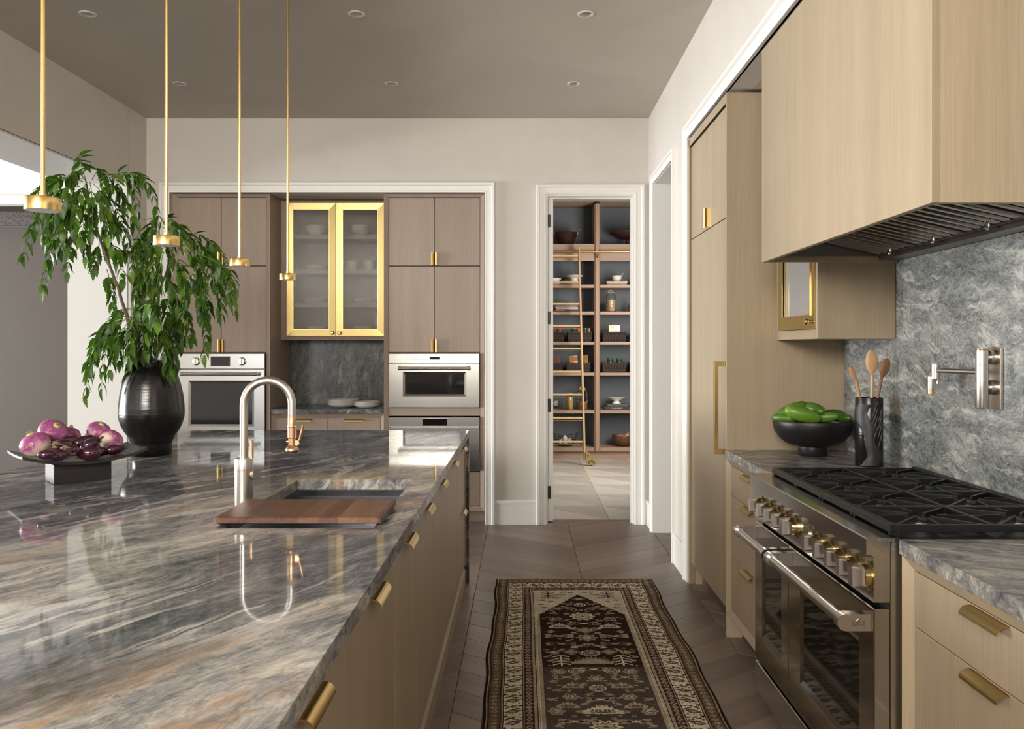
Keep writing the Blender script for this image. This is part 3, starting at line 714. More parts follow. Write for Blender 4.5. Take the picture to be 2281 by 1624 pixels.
# range
t = thing('range_cooker', 'wide stainless steel gas range with two oven doors and ten knobs', 'range', (1.28, 2.88, 0))
GY0, GY1 = 2.292, 3.474
mb = MB(); mb.box(.986, RX-.003, GY0, GY1, .06, .925, .002); mb.build('body', M['steel'], t)
for y in (GY0+.08, GY1-.08):
    for x in (1.06, 1.5):
        mb = MB(); mb.cyl((x,y,0), (x,y,.059), .022, n=14); mb.build('foot', M['chrome'], t, 40)
mb = MB(); mb.prism([(.921,.890),(.921,.932),(.924,.935),(1.01,.935),(1.01,.925),(.985,.925),(.985,.762),(.941,.762),(.941,.884),(.935,.890)], lambda u, v, h: (u, h, v), GY0, GY1)
pn = mb.build('control_panel', M['steel_y'], t, 25)
KY = [3.36,3.255,3.155,3.058,2.955,2.716,2.617,2.516,2.420,2.322]
for k, y in enumerate(KY):
    big = 1.18 if k in (4, 9) else 1.0
    mb = MB(); mb.lathe([(.034*big,0),(.034*big,.003),(.027*big,.004),(.0265*big,.020),(.024*big,.021),(0,.021)], (.941, y, .826), 28, True, (-1,0,0)); kb = mb.build('knob', M['brass_k'] if 'brass_k' in M else M.setdefault('brass_k', metal('antique_brass', (.50,.39,.20), .22)), pn, 35, False)
    mb = MB(); c = Vector((.941-.021, y, .826)); q = .019*big
    mb.rings([[c+Vector((0, a*q, b*q*1.2)) for a, b in ((-.8,-1),(.8,-1),(1,-.8),(1,.8),(.8,1),(-.8,1),(-1,.8),(-1,-.8))], [c+Vector((-.012, a*q*.95, b*q*1.25)) for a, b in ((-.8,-1),(.8,-1),(1,-.8),(1,.8),(.8,1),(-.8,1),(-1,.8),(-1,-.8))],
              [c+Vector((-.030, a*q*.62, b*q*1.25)) for a, b in ((-.8,-1),(.8,-1),(1,-.9),(1,.9),(.8,1),(-.8,1),(-1,.9),(-1,-.9))]])
    mb.build('knob_grip', M['chrome'], kb, 30)
mb = MB(); mb.box(.9395, .9408, 2.765, 2.885, .785, .868, .001); sc_ = mb.build('clock_plate', M['chrome'], pn)
mb = MB(); mb.cyl((.9394,2.825,.826), (.934,2.825,.826), .030, n=28); mb.build('dial', metal('champagne_dial', (.62,.56,.42), .25), sc_, 40)
# oven doors
for nm, ya, yb, gy, lab in (('oven_door', 3.036, GY1-.004, (3.134, 3.348), 0), ('oven_door', GY0+.002, 3.030, (2.413, 2.888), 1)):
    mb = MB(); glassdoor(mb, rtm(.942), ya, yb, .192, .744, gy[0], gy[1], .319, .616, .042); dr = mb.build(nm, M['steel_y'], t)
    mb = MB(); mb.box(.949, .96, gy[0]+.0005, gy[1]-.0005, .3195, .6155); mb.build('window', M['glass_black'], dr)
    a, b = ya+.012, yb-.006
    mb = MB(); xc, zc, r = .872, .703, .0185
    mb.cyl((xc, a+.01, zc), (xc, b-.01, zc), r-.0015, n=24)
    for y0, y1 in ((a, a+.034), (b-.034, b)):
        pr = [(.9415,zc-.023)]+[(xc+.0*q+ -.023*math.sin(ang_), zc-.023*math.cos(ang_)) for q, ang_ in [(0, PI*k/10) for k in range(11)]]+[(.9415,zc+.023)]
        mb.prism(pr, lambda u, v, h: (u, h, v), y0, y1)
        mb.prism([(.9415,zc+.0235),(.90,zc+.0235),(.90,zc+.019),(.9415,zc+.019)], lambda u, v, h: (u, h, v), a, a+.09) if False else None
    hd = mb.build('handle', M['bar'] if 'bar' in M else M.setdefault('bar', metal('satin_steel_bar', (.55,.53,.50), .20, None, .01)), dr, 35)
    if lab:
        mb = MB(); e = lambda u, v, h: (.9055+u, a-h, zc+v)       # raised crest on the end cap
        mb.prism([(-.0165,.008),(-.0165,-.010),(-.010,-.0085),(0,-.006),(.010,-.0085),(.0165,-.011),(.0165,.0075),(.012,.006),(.0095,-.004),(0,-.0035),(-.0095,-.004),(-.011,.006)], e, 0, .0012)
        mb.prism([(.006*math.sin(2*PI*k/16)*(1 if k not in (0,) else 1), .0025+.006*math.cos(2*PI*k/16)+(.003 if k == 0 else 0)) for k in range(16)], e, 0, .0016)
        mb.build('crest', metal('crest_grey', (.34,.32,.31), .3), hd)
mb = MB(); mb.box(.943, .985, GY0+.002, GY1-.003, .062, .178, .003); mb.build('kick_panel', M['steel_y'], t)
mb = MB(); mb.box(.974, .9855, GY0+.004, GY1-.004, .179, .191); mb.box(.974, .9855, GY0+.004, GY1-.004, .745, .761); mb.build('door_gap', M['void'], t)
mb = MB(); mb.box(1.012, RX-.004, GY0+.004, GY1-.004, .9255, .930); mb.box(RX-.02, RX-.0035, GY0+.004, GY1-.004, .930, .962, .002); mb.build('burner_tray', M['black'], t)
GW = (GY1-.030-(GY0+.046))/4
me_g = None; me_b = {}
for k in range(4):
    y0 = GY0+.046+GW*k; yc = y0+GW/2
    for xc in (1.150, 1.435):
        mb = MB() ; mb.lathe([(.052,.930),(.050,.938),(.040,.940),(.038,.944),(0,.944)], (xc, yc, 0), 26)
        if not me_b:
            o = mb.build('burner', M['burner'] if 'burner' in M else M.setdefault('burner', plain('burner_alloy', (.30,.30,.30), .4, .8)), t, 35); me_b['m'] = (o.data, xc, yc)
            mc = MB(); mc.lathe([(.036,.9441),(.036,.949),(.030,.952),(0,.952)], (xc, yc, 0), 24); c_ = mc.build('burner_cap', M['iron'], o, 35); me_b['c'] = c_.data
        else:
            mb.bm.free(); me, bx, by = me_b['m']
            o = bpy.data.objects.new('burner', me); COL.objects.link(o); o.parent = t; o.location = (xc-bx, yc-by, 0)
            c_ = bpy.data.objects.new('burner_cap', me_b['c']); COL.objects.link(c_); c_.parent = o
    if me_g is None:
        mb = MB(); X0, X1 = 1.003, 1.578; a, b = y0+.001, y0+GW-.001; bw = .013; zl, zt = .940, .961
        for q in ((X0,X0+.024,a,b),(X1-bw,X1,a,b),(X0+.024,X1-bw,a,a+bw),(X0+.024,X1-bw,b-bw,b)): mb.box(*q, zl, zt, .002)
        xm = (1.150+1.435)/2; mb.box(xm-.006, xm+.006, a+bw, b-bw, zl, zt, .002)
        for qx in (X0+.012, X1-.008):
            for qy in (a+.012, b-.012): mb.box(qx-.007, qx+.007, qy-.007, qy+.007, .9302, zl)
        for xc in (1.150, 1.435):
            ex0, ex1 = (X0+.024, xm-.006) if xc < 1.2 else (xm+.006, X1-bw)
            tips = []
            for an in range(8):
                th = PI/4*an; dx, dy = math.cos(th), math.sin(th)
                lx = (ex1-xc if dx > .01 else xc-ex0)/abs(dx) if abs(dx) > .01 else 9; ly = (b-bw-yc)/abs(dy) if abs(dy) > .01 else 9
                L = min(lx, ly); r0 = .030 if an % 2 else .052
                p0 = Vector((xc+dx*r0, yc+dy*r0, 0)); p1 = Vector((xc+dx*(L+.002), yc+dy*(L+.002), 0)); n_ = Vector((-dy, dx, 0))
                wd0, wd1 = .0038, .0055
                A = [[p0-n_*wd0+Vector((0,0,zl+.004)), p0+n_*wd0+Vector((0,0,zl+.004)), p0+n_*wd0+Vector((0,0,zt+.002)), p0-n_*wd0+Vector((0,0,zt+.002))],
                     [p1-n_*wd1+Vector((0,0,zl+.002)), p1+n_*wd1+Vector((0,0,zl+.002)), p1+n_*wd1+Vector((0,0,zt-.002)), p1-n_*wd1+Vector((0,0,zt-.002))]]
                mb.rings(A)
        g = mb.build('grate', M['iron'], t); me_g = g.data
    else:
        g = bpy.data.objects.new('grate', me_g); COL.objects.link(g); g.parent = t; g.location = (0, GW*k, 0)

# hood
HY0, HY1, HX0, HX1, HZ0, HZ1 = 2.134, 3.654, 1.021, RX-.003, 1.81, 2.716
t = thing('range_hood', 'large boxy warm oak range hood with dark steel underside', 'range hood', (1.3, 2.9, HZ0))
mb = MB(); mb.box(HX0, HX0+.022, HY0, HY1, HZ0, HZ1, .001); mb.build('front_panel', M['oak'], t)
mb = MB(); mb.box(HX0+.0225, HX1, HY0+.0005, HY0+.022, HZ0, HZ1, .001); mb.build('side_panel', M['oak'], t)
mb = MB(); mb.box(HX0+.0225, HX1, HY1-.022, HY1-.0005, HZ0, HZ1, .001); mb.build('side_panel', M['oak'], t)
mb = MB(); mb.box(HX0+.0225, HX1, HY0+.0225, HY1-.0225, HZ1-.02, HZ1); mb.build('top_panel', M['oak_dark'], t)
ly0, ly1, lx0, lx1 = HY0+.0230, HY1-.0230, HX0+.0230, HX1-.001
mb = MB(); mb.prism([(lx0,HZ0+.024),(lx0+.016,HZ0+.024),(lx0+.016,HZ0+.165),(lx1-.008,HZ0+.165),(lx1-.008,HZ0+.02),(lx1,HZ0+.02),(lx1,HZ0+.173),(lx0,HZ0+.173)], lambda u, v, h: (u, h, v), ly0, ly1)
mb.box(lx0+.016, lx1-.008, ly0, ly0+.01, HZ0+.024, HZ0+.165); mb.box(lx0+.016, lx1-.008, ly1-.01, ly1, HZ0+.024, HZ0+.165)
mb.build('liner', M['steel_d'], t)
mb = MB(); mb.box(lx1-.085, lx1-.009, ly0+.011, ly1-.011, HZ0+.006, HZ0+.012, .001); mb.box(lx1-.087, lx1-.085, ly0+.011, ly1-.011, HZ0+.006, HZ0+.04); mb.build('grease_trough', M['steel_d'], t)
nF = 4; fw = (ly1-ly0-.024)/nF
fa, fb = Vector((lx0+.02, 0, HZ0+.13)), Vector((lx1-.092, 0, HZ0+.030)); fdir = (fb-fa); fL = fdir.length; fdir.normalize(); fn_ = Vector((-fdir.z, 0, fdir.x))
if fn_.z < 0: fn_ = -fn_
slat_me = None
for k in range(nF):
    yc = ly0+.012+fw*(k+.5)
    mb = MB(); mid = (fa+fb)/2+Vector((0,yc,0))
    for s_ in (-1, 1):
        mb.obox(mid+Vector((0,s_*(fw/2-.006),0)), fdir, Vector((0,1,0)), fn_, fL/2, .005, .008)
        mb.obox(mid+fdir*s_*(fL/2-.005), fdir, Vector((0,1,0)), fn_, .005, fw/2-.011, .008)
    ft = mb.build('baffle_filter', M['steel_d'], t)
    mb = MB(); mb.obox(mid+fn_*.022, fdir, Vector((0,1,0)), fn_, fL/2, fw/2-.001, .002); mb.build('filter_back', M['void'], ft)
    nS = 6
    for j in range(nS):
        y = yc-fw/2+.014+(fw-.028)*(j+.5)/nS
        if slat_me is None:
            mb = MB(); c = (fa+fb)/2+Vector((0,y,0)); hw = (fw-.028)/nS*.30
            R = []
            for s_ in (-1, 1):
                cc = c+fdir*s_*(fL/2-.011); Y = Vector((0,1,0))
                R.append([cc-Y*hw-fn_*.001, cc-Y*hw*.6-fn_*.006, cc+Y*hw*.6-fn_*.006, cc+Y*hw-fn_*.001, cc+Y*hw+fn_*.004, cc-Y*hw+fn_*.004])
            mb.rings(R); sl = mb.build('slat', M['slat'] if 'slat' in M else M.setdefault('slat', metal('baffle_steel', (.52,.46,.40), .22, None, 0)), ft); slat_me = (sl.data, y)
        else:
            sl = bpy.data.objects.new('slat', slat_me[0]); COL.objects.link(sl); sl.parent = ft; sl.location = (0, y-slat_me[1], 0)
    mb = MB(); c = Vector((fb.x-.03, yc, fb.z-.012)); mb.tube([c+Vector((0,-.012,.02)), c+Vector((0,-.012,.006)), c+Vector((0,-.008,0)), c+Vector((0,.008,0)), c+Vector((0,.012,.006)), c+Vector((0,.012,.02))], .003, 8); mb.ball(c-Vector((0,0,.003)), .006, n=10, m=6)
    mb.build('filter_pull', M['chrome'], ft, 60)
# small wall cabinet behind the hood
UY0, UY1, UX0, UZ0, UZ1 = 3.662, 4.249, 1.261, 1.483, 2.722
t = thing('glass_cabinet', 'warm oak wall cabinet with one glass door, tucked behind the range hood', 'cabinet', (1.45, 3.95, UZ0))
mb = MB(); mb.box(UX0+.0005, RX-.002, UY0, UY0+.018, UZ0, UZ1, .001); mb.build('side_panel', M['oak'], t)
mb = MB(); mb.frame(rtm(UX0), UY0+.0185, UY1, UZ0, UZ1, .040, 0, .018, .036, .044, .04); mb.build('face_frame', M['oak'], t)
mb = MB(); mb.box(UX0+.037, RX-.002, UY0+.019, UY1, UZ0, UZ0+.02); mb.box(RX-.02, RX-.002, UY0+.019, UY1, UZ0+.021, UZ1); mb.box(UX0+.06, RX-.021, UY0+.019, UY1, 1.86, 1.88); mb.box(UX0+.037, RX-.021, UY1-.012, UY1, UZ0+.021, UZ1); mb.build('carcass', M['oak'], t)
a, b, za, zb = UY0+.021, UY1-.042, UZ0+.046, UZ1-.042
mb = MB(); mb.frame(rtm(UX0-.004), a, b, za, zb, .062, 0, .003, .020); dr = mb.build('door', M['brass'], t)
mb = MB(); mb.box(UX0+.012, UX0+.015, a+.060, b-.060, za+.060, zb-.060); mb.build('pane', M['reeded_glare'] if 'reeded_glare' in M else M['reeded'], dr)
mb = MB(); mb.frame(rtm(UX0-.006), a+.058, b-.058, za+.058, zb-.058, .004, 0, 0, .010); mb.build('glazing_bead', M['brass_b'], dr)
mb = MB(); mb.lathe([(.007,0),(.0065,.014),(.013,.018),(.016,.026),(.013,.034),(0,.036)], (UX0-.004, a+.03, za+.03), 20, True, (-1,0,0)); mb.build('knob', M['brass_b'], dr, 50)

# pot filler
t = thing('pot_filler', 'wall-mounted brushed nickel pot filler tap with copper collars on the stone slab', 'tap', (RX-.001, 2.88, 1.34))
mb = MB(); mb.box(RX-.011, RX-.0008, 2.842, 2.918, 1.240, 1.447, .0015); mb.build('back_plate', M['nickel'], t)
xc, yc = 1.548, 2.880
for z in (1.413, 1.312):
    mb = MB(); mb.cyl((RX-.011, yc, z), (xc, yc, z), .016, n=20); mb.cyl((RX-.0135, yc, z), (RX-.030, yc, z), .024, n=24); cl_ = mb.build('collar', M['nickel'], t, 40)
    mb = MB(); mb.cyl((RX-.0112, yc, z), (RX-.0133, yc, z), .0255, n=24); mb.build('collar_ring', M['copper'], cl_, 40)
mb = MB(); mb.lathe([(0,1.240),(.019,1.240),(.020,1.242),(.020,1.3325),(.0192,1.333),(.020,1.3335),(.020,1.3875),(.0192,1.388),(.020,1.3885),(.020,1.437)], (xc,yc,0), 28); bd = mb.build('body', M['nickel'], t, 40)
mb = MB(); mb.lathe([(.0198,1.4372),(.0203,1.438),(.0203,1.444),(.019,1.446),(0,1.446)], (xc,yc,0), 28); mb.build('cap', M['copper'], bd, 40)
e = Vector((1.505, 3.115, 1.363))
mb = MB(); mb.cyl((xc, yc+.015, 1.363), e, .009, n=16); mb.cyl(e-Vector((0,0,.030)), e+Vector((0,0,.024)), .0155, n=22); mb.build('arm', M['nickel'], t, 40)
e2 = e+Vector((-.012,.01,-.045)); mb = MB(); mb.cyl(e+Vector((.012,.012,-.05)), e+Vector((.012,.012,-.0)), .008, n=14); mb.cyl(e+Vector((.010,.010,-.035)), e2+Vector((0,0,.010)), .006, n=12); mb.cyl(e2+Vector((0,0,-.022)), e2+Vector((0,0,.022)), .0125, n=20); sp = mb.build('spout', M['nickel'], t, 40)
mb = MB(); mb.cyl(e2+Vector((0,0,-.040)), e2+Vector((0,0,-.0222)), .0125, n=20); mb.build('spout_tip', M['copper'], sp, 40)

# black pedestal bowl with avocados
BX, BY = 1.366, 4.03; bz = .9352
def black_clay(name, rough, sc):
    t = NT(name); o = t.obj(); n = t.noise(t.mapv(o, (3,3,sc)), 1, 4, .6); n2 = t.noise(o, 18, 4)
    return t.done(base=(.007,.0065,.0068), rough=t.math('ADD', t.math('MULTIPLY', n2, .16), rough), spec=.5, normal=t.bump(n, .25, .003))
M['clay'] = black_clay('black_burnished_clay', .12, 160); M['clay_m'] = black_clay('black_matt_clay', .36, 60)
out = [(.0,0),(.064,0),(.066,.002),(.0655,.044),(.069,.047),(.100,.053),(.128,.064),(.152,.083),(.170,.108),(.180,.134),(.183,.154),(.1825,.167),(.181,.169),(.178,.168)]
inn = [(.176,.145),(.166,.112),(.140,.080),(.09,.067),(.04,.064),(.0,.063)]
mb = MB(); mb.lathe(out+inn, (BX,BY,bz), 48); one(mb, 'footed_bowl', M['clay_m'], 'black footed bowl holding green fruit on the worktop by the range', 'bowl', (BX,BY,bz), 50)
def fruitmat(name, lo, hi, sc=60):
    t = NT(name); o = t.obj(); n = t.noise(o, 14, 4); n2 = t.noise(o, sc*3, 3, .6)
    r = t.ramp(t.math('ADD', t.math('MULTIPLY', n, .7), t.math('MULTIPLY', t.rnd(), .4)), [(.35, lo), (.75, hi)])
    return t.done(base=r, rough=.28, spec=.5, normal=t.bump(n2, .18, .002))
M['avo'] = fruitmat('green_skin', (.028,.085,.009), (.125,.25,.022)); M['avo_d'] = fruitmat('dark_green_skin', (.018,.055,.008), (.06,.15,.014))
def avo_mesh(mat):
    mb = MB(); prof = []
    for k in range(15):
        a = PI*k/14; z = -math.cos(a); r = math.sin(a)**.72*(1-.13*z)
        prof.append((max(r,.0)*.40, z))
    prof[0] = (0,-1); mb.lathe(prof, (0,0,0), 24, True, (1,0,0)); return mb
def avo(px, py, d, L, az, el, mat, label, s=1.0):
    mb = avo_mesh(mat); o = mb.build('green_fruit', M[mat], None, 60)
    o.location = P(px, py, d); o.scale = (L/2, L/2*1.05*s, L/2*1.05*s); o.rotation_euler = (0, -el, az); o.rotation_mode = 'XYZ'
    tag(o, label, 'fruit', 'green fruit in the black footed bowl')
    mb = MB(); mb.lathe([(.07,.985),(.075,1.01),(.04,1.03),(0,1.03)], (0,0,0), 12, True, (1,0,0)); s_ = mb.build('stem_scar', plain('stem_brown', (.10,.075,.03), .7) if 'stem_brown' not in bpy.data.materials else bpy.data.materials['stem_brown'], o, 40, True)
    return o
avo(1765,914,4.05,.155,2.8,-.35,'avo','large green fruit leaning up at the back of the bowl, tall wooden side')
avo(1788,923,3.945,.168,-.15,-.28,'avo','brightest light-green fruit lying across the front of the bowl')
avo(1813,912,4.00,.130,-1.1,-.12,'avo_d','dark green fruit on top of the heap with its round stem end showing',1.12)
avo(1746,931,4.00,.115,2.5,.0,'avo','small green fruit low in the bowl under the leaning one')
avo(1838,929,3.965,.118,-.5,.1,'avo','light green fruit low in the front of the bowl beside the crock side')
avo(1858,924,4.06,.125,.3,.0,'avo_d','dark green fruit behind, near the rim on the crock side')
avo(1876,931,4.0,.10,-1.0,.05,'avo_d','smallest dark green fruit at the rim nearest the crock')
avo(1800,945,4.06,.12,.6,.0,'avo_d','dark green fruit buried in the middle of the bowl')

# utensil crock
KX, KYY, kz = 1.491, 3.68, .9352
t = thing('utensil_crock', 'tall black carved cylinder crock holding three wooden spoons', 'crock', (KX,KYY,kz))
mb = MB(); mb.lathe([(0,0),(.054,0),(.057,.003),(.0565,.15),(.057,.293),(.0555,.296),(.052,.294),(.051,.02),(0,.018)], (KX,KYY,kz), 40); mb.build('jar', M['clay'], t, 50)
mb = MB(); rs = random.Random(3)                                   # torn relief strip running up the face
R = []
for i in range(26):
    z = .006+.262*i/25; cth = -2.05+.55*math.sin(z*22)+.25*math.sin(z*47); wth = .50+.22*math.sin(z*31+1)+.12*rs.random()
    ring = []
    for q in range(7):
        th = cth+wth*(q/6-.5)*2; rr = .0572+(.0035+.001*rs.random() if 0 < q < 6 else 0)
        ring.append((KX+rr*math.cos(th), KYY+rr*math.sin(th), kz+z))
    R.append(ring)
vs = [[mb.bm.verts.new(p) for p in r_] for r_ in R]
for i in range(25):
    for q in range(6): mb.bm.faces.new((vs[i][q], vs[i][q+1], vs[i+1][q+1], vs[i+1][q]))
for fq in (.35, .5, .62, .72):
    for s_ in range(2):
        th0 = -1.75+.45*s_; zz = .29*fq-.02*s_
        mb.tube([(KX+.0585*math.cos(th0+.09*k), KYY+.0585*math.sin(th0+.09*k), kz+zz+.016*k) for k in range(6)], [.001,.003,.004,.004,.003,.001], 6)
mb.build('relief', plain('relief_black', (.02,.019,.02), .5), t, 40)
def spoonmat(name, lo, hi): return wood(name, lo, hi, 'Z', .5, 90)
M['sp1'] = spoonmat('beech', (.47,.27,.13), (.60,.38,.20)); M['sp2'] = spoonmat('walnut_spoon', (.14,.065,.03), (.24,.12,.055)); M['sp3'] = spoonmat('cherry_spoon', (.33,.165,.075), (.43,.24,.12))
def spoon(label, base, neck, tip, rb, mat, bl, flat=.4):
    base, neck, tip = Vector(base), Vector(neck), Vector(tip); ax = (tip-base).normalized()
    mb = MB(); pts = [base, (base*.5+neck*.5), neck]; mb.tube(pts, [.006,.0055,.0065], 10)
    side = ax.cross(Vector((0,-1,0))).normalized(); nrm = side.cross(ax)
    R = []
    for k in range(13):
        u = k/12; q = neck+ (tip-neck)*u; wd = max(rb*max(0, 1-((u-.56)/.445)**2)**.5*(1 if u > .3 else 1), .0065*(1-u)**.5); wd = max(wd, .0012)
        R.append([q+side*wd*math.cos(2*PI*j/14)+nrm*wd*flat*math.sin(2*PI*j/14)*(.7+.3*u) for j in range(14)])
    mb.rings(R); o = one(mb, 'wooden_spoon', M[mat], label, 'spoon', base, 60, 'wooden spoons in the black crock'); return o
kb_ = Vector((KX, KYY, kz+.035))
spoon('tall pale wooden spoon with a wide round bowl, middle one in the crock', kb_+Vector((.004,.0,0)), P(1943,838,3.68), P(1941,779,3.685), .0265, 'sp1', .1)
spoon('dark walnut spoon with a pitted bowl leaning outwards in the crock', kb_+Vector((-.02,-.024,0)), P(1963,845,3.652), P(1977,798,3.648), .021, 'sp2', .1)
spoon('short reddish spoon with a narrow head leaning over the fruit bowl', kb_+Vector((.02,.024,0)), P(1908,849,3.706), P(1893,816,3.706), .0125, 'sp3', .1)
# ================================================================== island
IX0, IX1, IY0, IY1, IZ = -2.135, -.333, .55, 5.25, .935
SX0, SX1, SY0, SY1 = -.874, -.428, 2.418, 3.295
t = thing('island_worktop', 'long polished grey, white and rust veined stone worktop with waterfall end', 'worktop', ((IX0+IX1)/2, 3, 0))
mb = MB(); xs = [IX0, SX0, SX1, IX1]; ys = [IY0, SY0, SY1, IY1]; z0, z1 = .897, IZ; bv = .0015
V = {}
def vt(i, j, z):
    k = (i, j, z)
    if k not in V: V[k] = mb.bm.verts.new((xs[i], ys[j], z))
    return V[k]
for i in range(3):
    for j in range(3):
        if (i, j) == (1, 1): continue
        mb.bm.faces.new((vt(i,j,z1), vt(i+1,j,z1), vt(i+1,j+1,z1), vt(i,j+1,z1))); mb.bm.faces.new((vt(i,j,z0), vt(i,j+1,z0), vt(i+1,j+1,z0), vt(i+1,j,z0)))
for k in range(3):
    for a, b in (((k,0),(k+1,0)),((k+1,3),(k,3)),((0,k+1),(0,k)),((3,k),(3,k+1))): mb.bm.faces.new((vt(*a,z0), vt(*b,z0), vt(*b,z1), vt(*a,z1)))
for a, b in (((1,1),(1,2)),((1,2),(2,2)),((2,2),(2,1)),((2,1),(1,1))): mb.bm.faces.new((vt(*a,z0), vt(*b,z0), vt(*b,z1), vt(*a,z1)))
es = [e for e in mb.bm.edges if all(abs(v.co.z-z1) < 1e-6 for v in e.verts) and len(e.link_faces) == 2 and any(abs(f.calc_center_median().z-z1) > 1e-4 for f in e.link_faces)]
bmesh.ops.bevel(mb.bm, geom=es, offset=.0018, segments=1, affect='EDGES')
mb.build('slab', M['stone'], t)
for ya, yb in ((IY1-.04, IY1), (IY0, IY0+.04)):
    mb = MB(); mb.box(IX0, IX1, ya, yb, 0, .8965, .001); mb.build('waterfall_panel', M['stone'], t)
mb = MB(); mb.box(-2.10, -1.22, .60, 5.205, 0, .8965); one(mb, 'island_back_cabinet', M['oak'], 'plain oak back half of the island, under the stone worktop', 'cabinet', (-1.7, 3, 0))
IF = -.358
edges = [1.10, 1.73, 2.37, 2.86, 3.385, 4.0, 4.64, 5.207]
words_ = ['nearest the camera', 'second from the camera', 'just before the sink end', 'by the middle of the sink', 'past the far edge of the sink', 'second from the waterfall end', 'against the waterfall end']
M['oak_i'] = M['oak']
for k in range(7):
    y0, y1 = edges[k]+.001, edges[k+1]-.001
    two = k == 6
    t = thing('island_cabinet', 'island oak front %s, %s' % ('with two drawers' if two else 'with one brass pull', words_[k]), 'cabinet', (-.8, (y0+y1)/2, 0), 0, 'oak units along the island front')
    zt = .64 if k in (2,3,4) else .894
    mb = MB(); mb.box(-1.21, IF-.026, y0, y1, .10, zt); mb.box(IF-.06, IF-.026, y0, y1, zt, .894) if zt < .8 else None; mb.build('carcass', M['oak_dark'], t)
    mb = MB(); mb.prism([(-.030,0),(0,0),(.004,.003),(.004,.085),(-.018,.118),(-.030,.118)], lambda u, v, h: (IF+u, h, v), y0, y1); mb.build('plinth', M['oak_h'], t)
    for za, zb in (((.125,.505),(.508,.893)) if two else ((.125,.893),)):
        mb = MB(); mb.box(IF-.022, IF, y0+.0015, y1-.0015 if not two else y1-.045, za, zb, .0012); dr = mb.build('drawer' if two else 'front', M['oak'], t)
        pull('pull', M['brass_b'], dr, (IF, ((y0+y1)/2 if not two else 4.95), zb-.028 if zb > .6 else zb-.008), (1,0,0), (0,0,-1), (0,1,0), .155)
    if two:
        mb = MB(); mb.box(IF-.022, IF+.004, y1-.042, y1, .119, .893, .001); mb.build('stile', M['oak'], t)
mb = MB(); mb.box(-1.21, IF-.026, IY0+.045, 1.098, 0, .894); mb.box(IF-.025, IF, IY0+.042, 1.098, 0, .893, .001); one(mb, 'island_end_panel', M['oak'], 'plain oak filler at the near end of the island front', 'panel', (-.8, .85, 0))

# sink
t = thing('sink', 'rectangular steel sink set under the island stone, half covered by the cutting board', 'sink', ((SX0+SX1)/2, (SY0+SY1)/2, .70))
mb = MB(); a = .012
def rect(e, z): return [(SX0-e,SY0-e,z),(SX1+e,SY0-e,z),(SX1+e,SY1+e,z),(SX0-e,SY1+e,z)]
mb.rings([rect(.03,.896), rect(-.002,.896), rect(-.002,.894), rect(.004,.872), rect(.004,.715), rect(-.012,.700)], False); mb.bm.faces.new([mb.bm.verts.new(p) for p in rect(-.012,.700)])
bmesh.ops.remove_doubles(mb.bm, verts=mb.bm.verts[:], dist=1e-5); mb.build('basin', M['sinksteel'] if 'sinksteel' in M else metal('sink_steel', (.36,.375,.41), .24, 'X'), t)
mb = MB(); mb.lathe([(.055,.0005),(.053,.004),(.035,.002),(0,.002)], (-.62, 3.05, .700), 28); mb.build('drain', M['chrome'], t, 40)
# cutting board
def walnut():
    t = NT('walnut_board'); o = t.obj(); s = t.n('SeparateXYZ', {0: o})
    strip = t.n('TexWhiteNoise', {'W': t.math('FLOOR', t.math('MULTIPLY', s.outputs[0], 17.5))}, noise_dimensions='1D').outputs[0]
    a = t.noise(t.mapv(o, (85,5,70)), 1, 5, .65, .8); b = t.noise(t.mapv(o, (26,2.2,26)), 1, 3, .6, 1.6)
    f = t.math('ADD', t.math('MULTIPLY', a, .40), t.math('ADD', t.math('MULTIPLY', b, .35), t.math('MULTIPLY', strip, .28)))
    return t.done(base=t.ramp(f, [(.30,(.058,.025,.016)), (.5,(.135,.060,.037)), (.72,(.235,.115,.068))]), rough=.42, spec=.4, normal=t.bump(a, .08, .001))
mb = MB(); mb.box(-.886, -.408, 2.443, 2.737, .9425, .9605, .002); cb = one(mb, 'cutting_board', walnut(), 'dark walnut cutting board lying across the near half of the sink', 'cutting board', (-.647, 2.59, .9425))
mb = MB()
for x in (-.880, -.416): mb.box(x-.004, x+.004, 2.47, 2.71, .9352, .9424)
mb.build('rubber_runner', M['black'], cb)

# tap
fx, fy = -.935, 2.853
t = thing('kitchen_tap', 'brushed nickel gooseneck tap with copper spray head rising beside the sink', 'tap', (fx, fy, IZ))
mb = MB(); mb.lathe([(0,0),(.0305,0),(.0305,.1035),(.0297,.104),(.0305,.1045),(.0305,.139),(.029,.142),(.0,.142)], (fx,fy,IZ), 36); mb.build('base', M['nickel'], t, 40)
za = IZ+.142; R_ = .0805; zc = 1.3505-R_-.0135
pts = [(fx,fy,za-.005),(fx,fy,za+.1)]+[(fx+R_-R_*math.cos(PI*k/18), fy, zc+R_*math.sin(PI*k/18)) for k in range(19)]+[(fx+2*R_, fy, zc-.06), (fx+2*R_, fy, 1.2185)]
mb = MB(); mb.tube(pts, .0135, 20); mb.build('spout', M['nickel'], t, 50)
hx = fx+2*R_
mb = MB(); mb.lathe([(0,1.219),(.0138,1.219),(.0142,1.2185),(.0142,1.187),(.0125,1.186),(.0125,1.181),(.0148,1.180),(.0148,1.146),(.012,1.143),(.012,1.120),(.020,1.112),(.0225,1.106),(.0225,1.102),(0,1.102)][::-1], (hx,fy,0), 28); sh = mb.build('spray_head', M['copper'], t, 40)
mb = MB(); mb.lathe([(0,1.1018),(.0215,1.1018),(.021,1.097),(0,1.097)][::-1], (hx,fy,0), 28); mb.build('spray_face', M['black'], sh, 40)
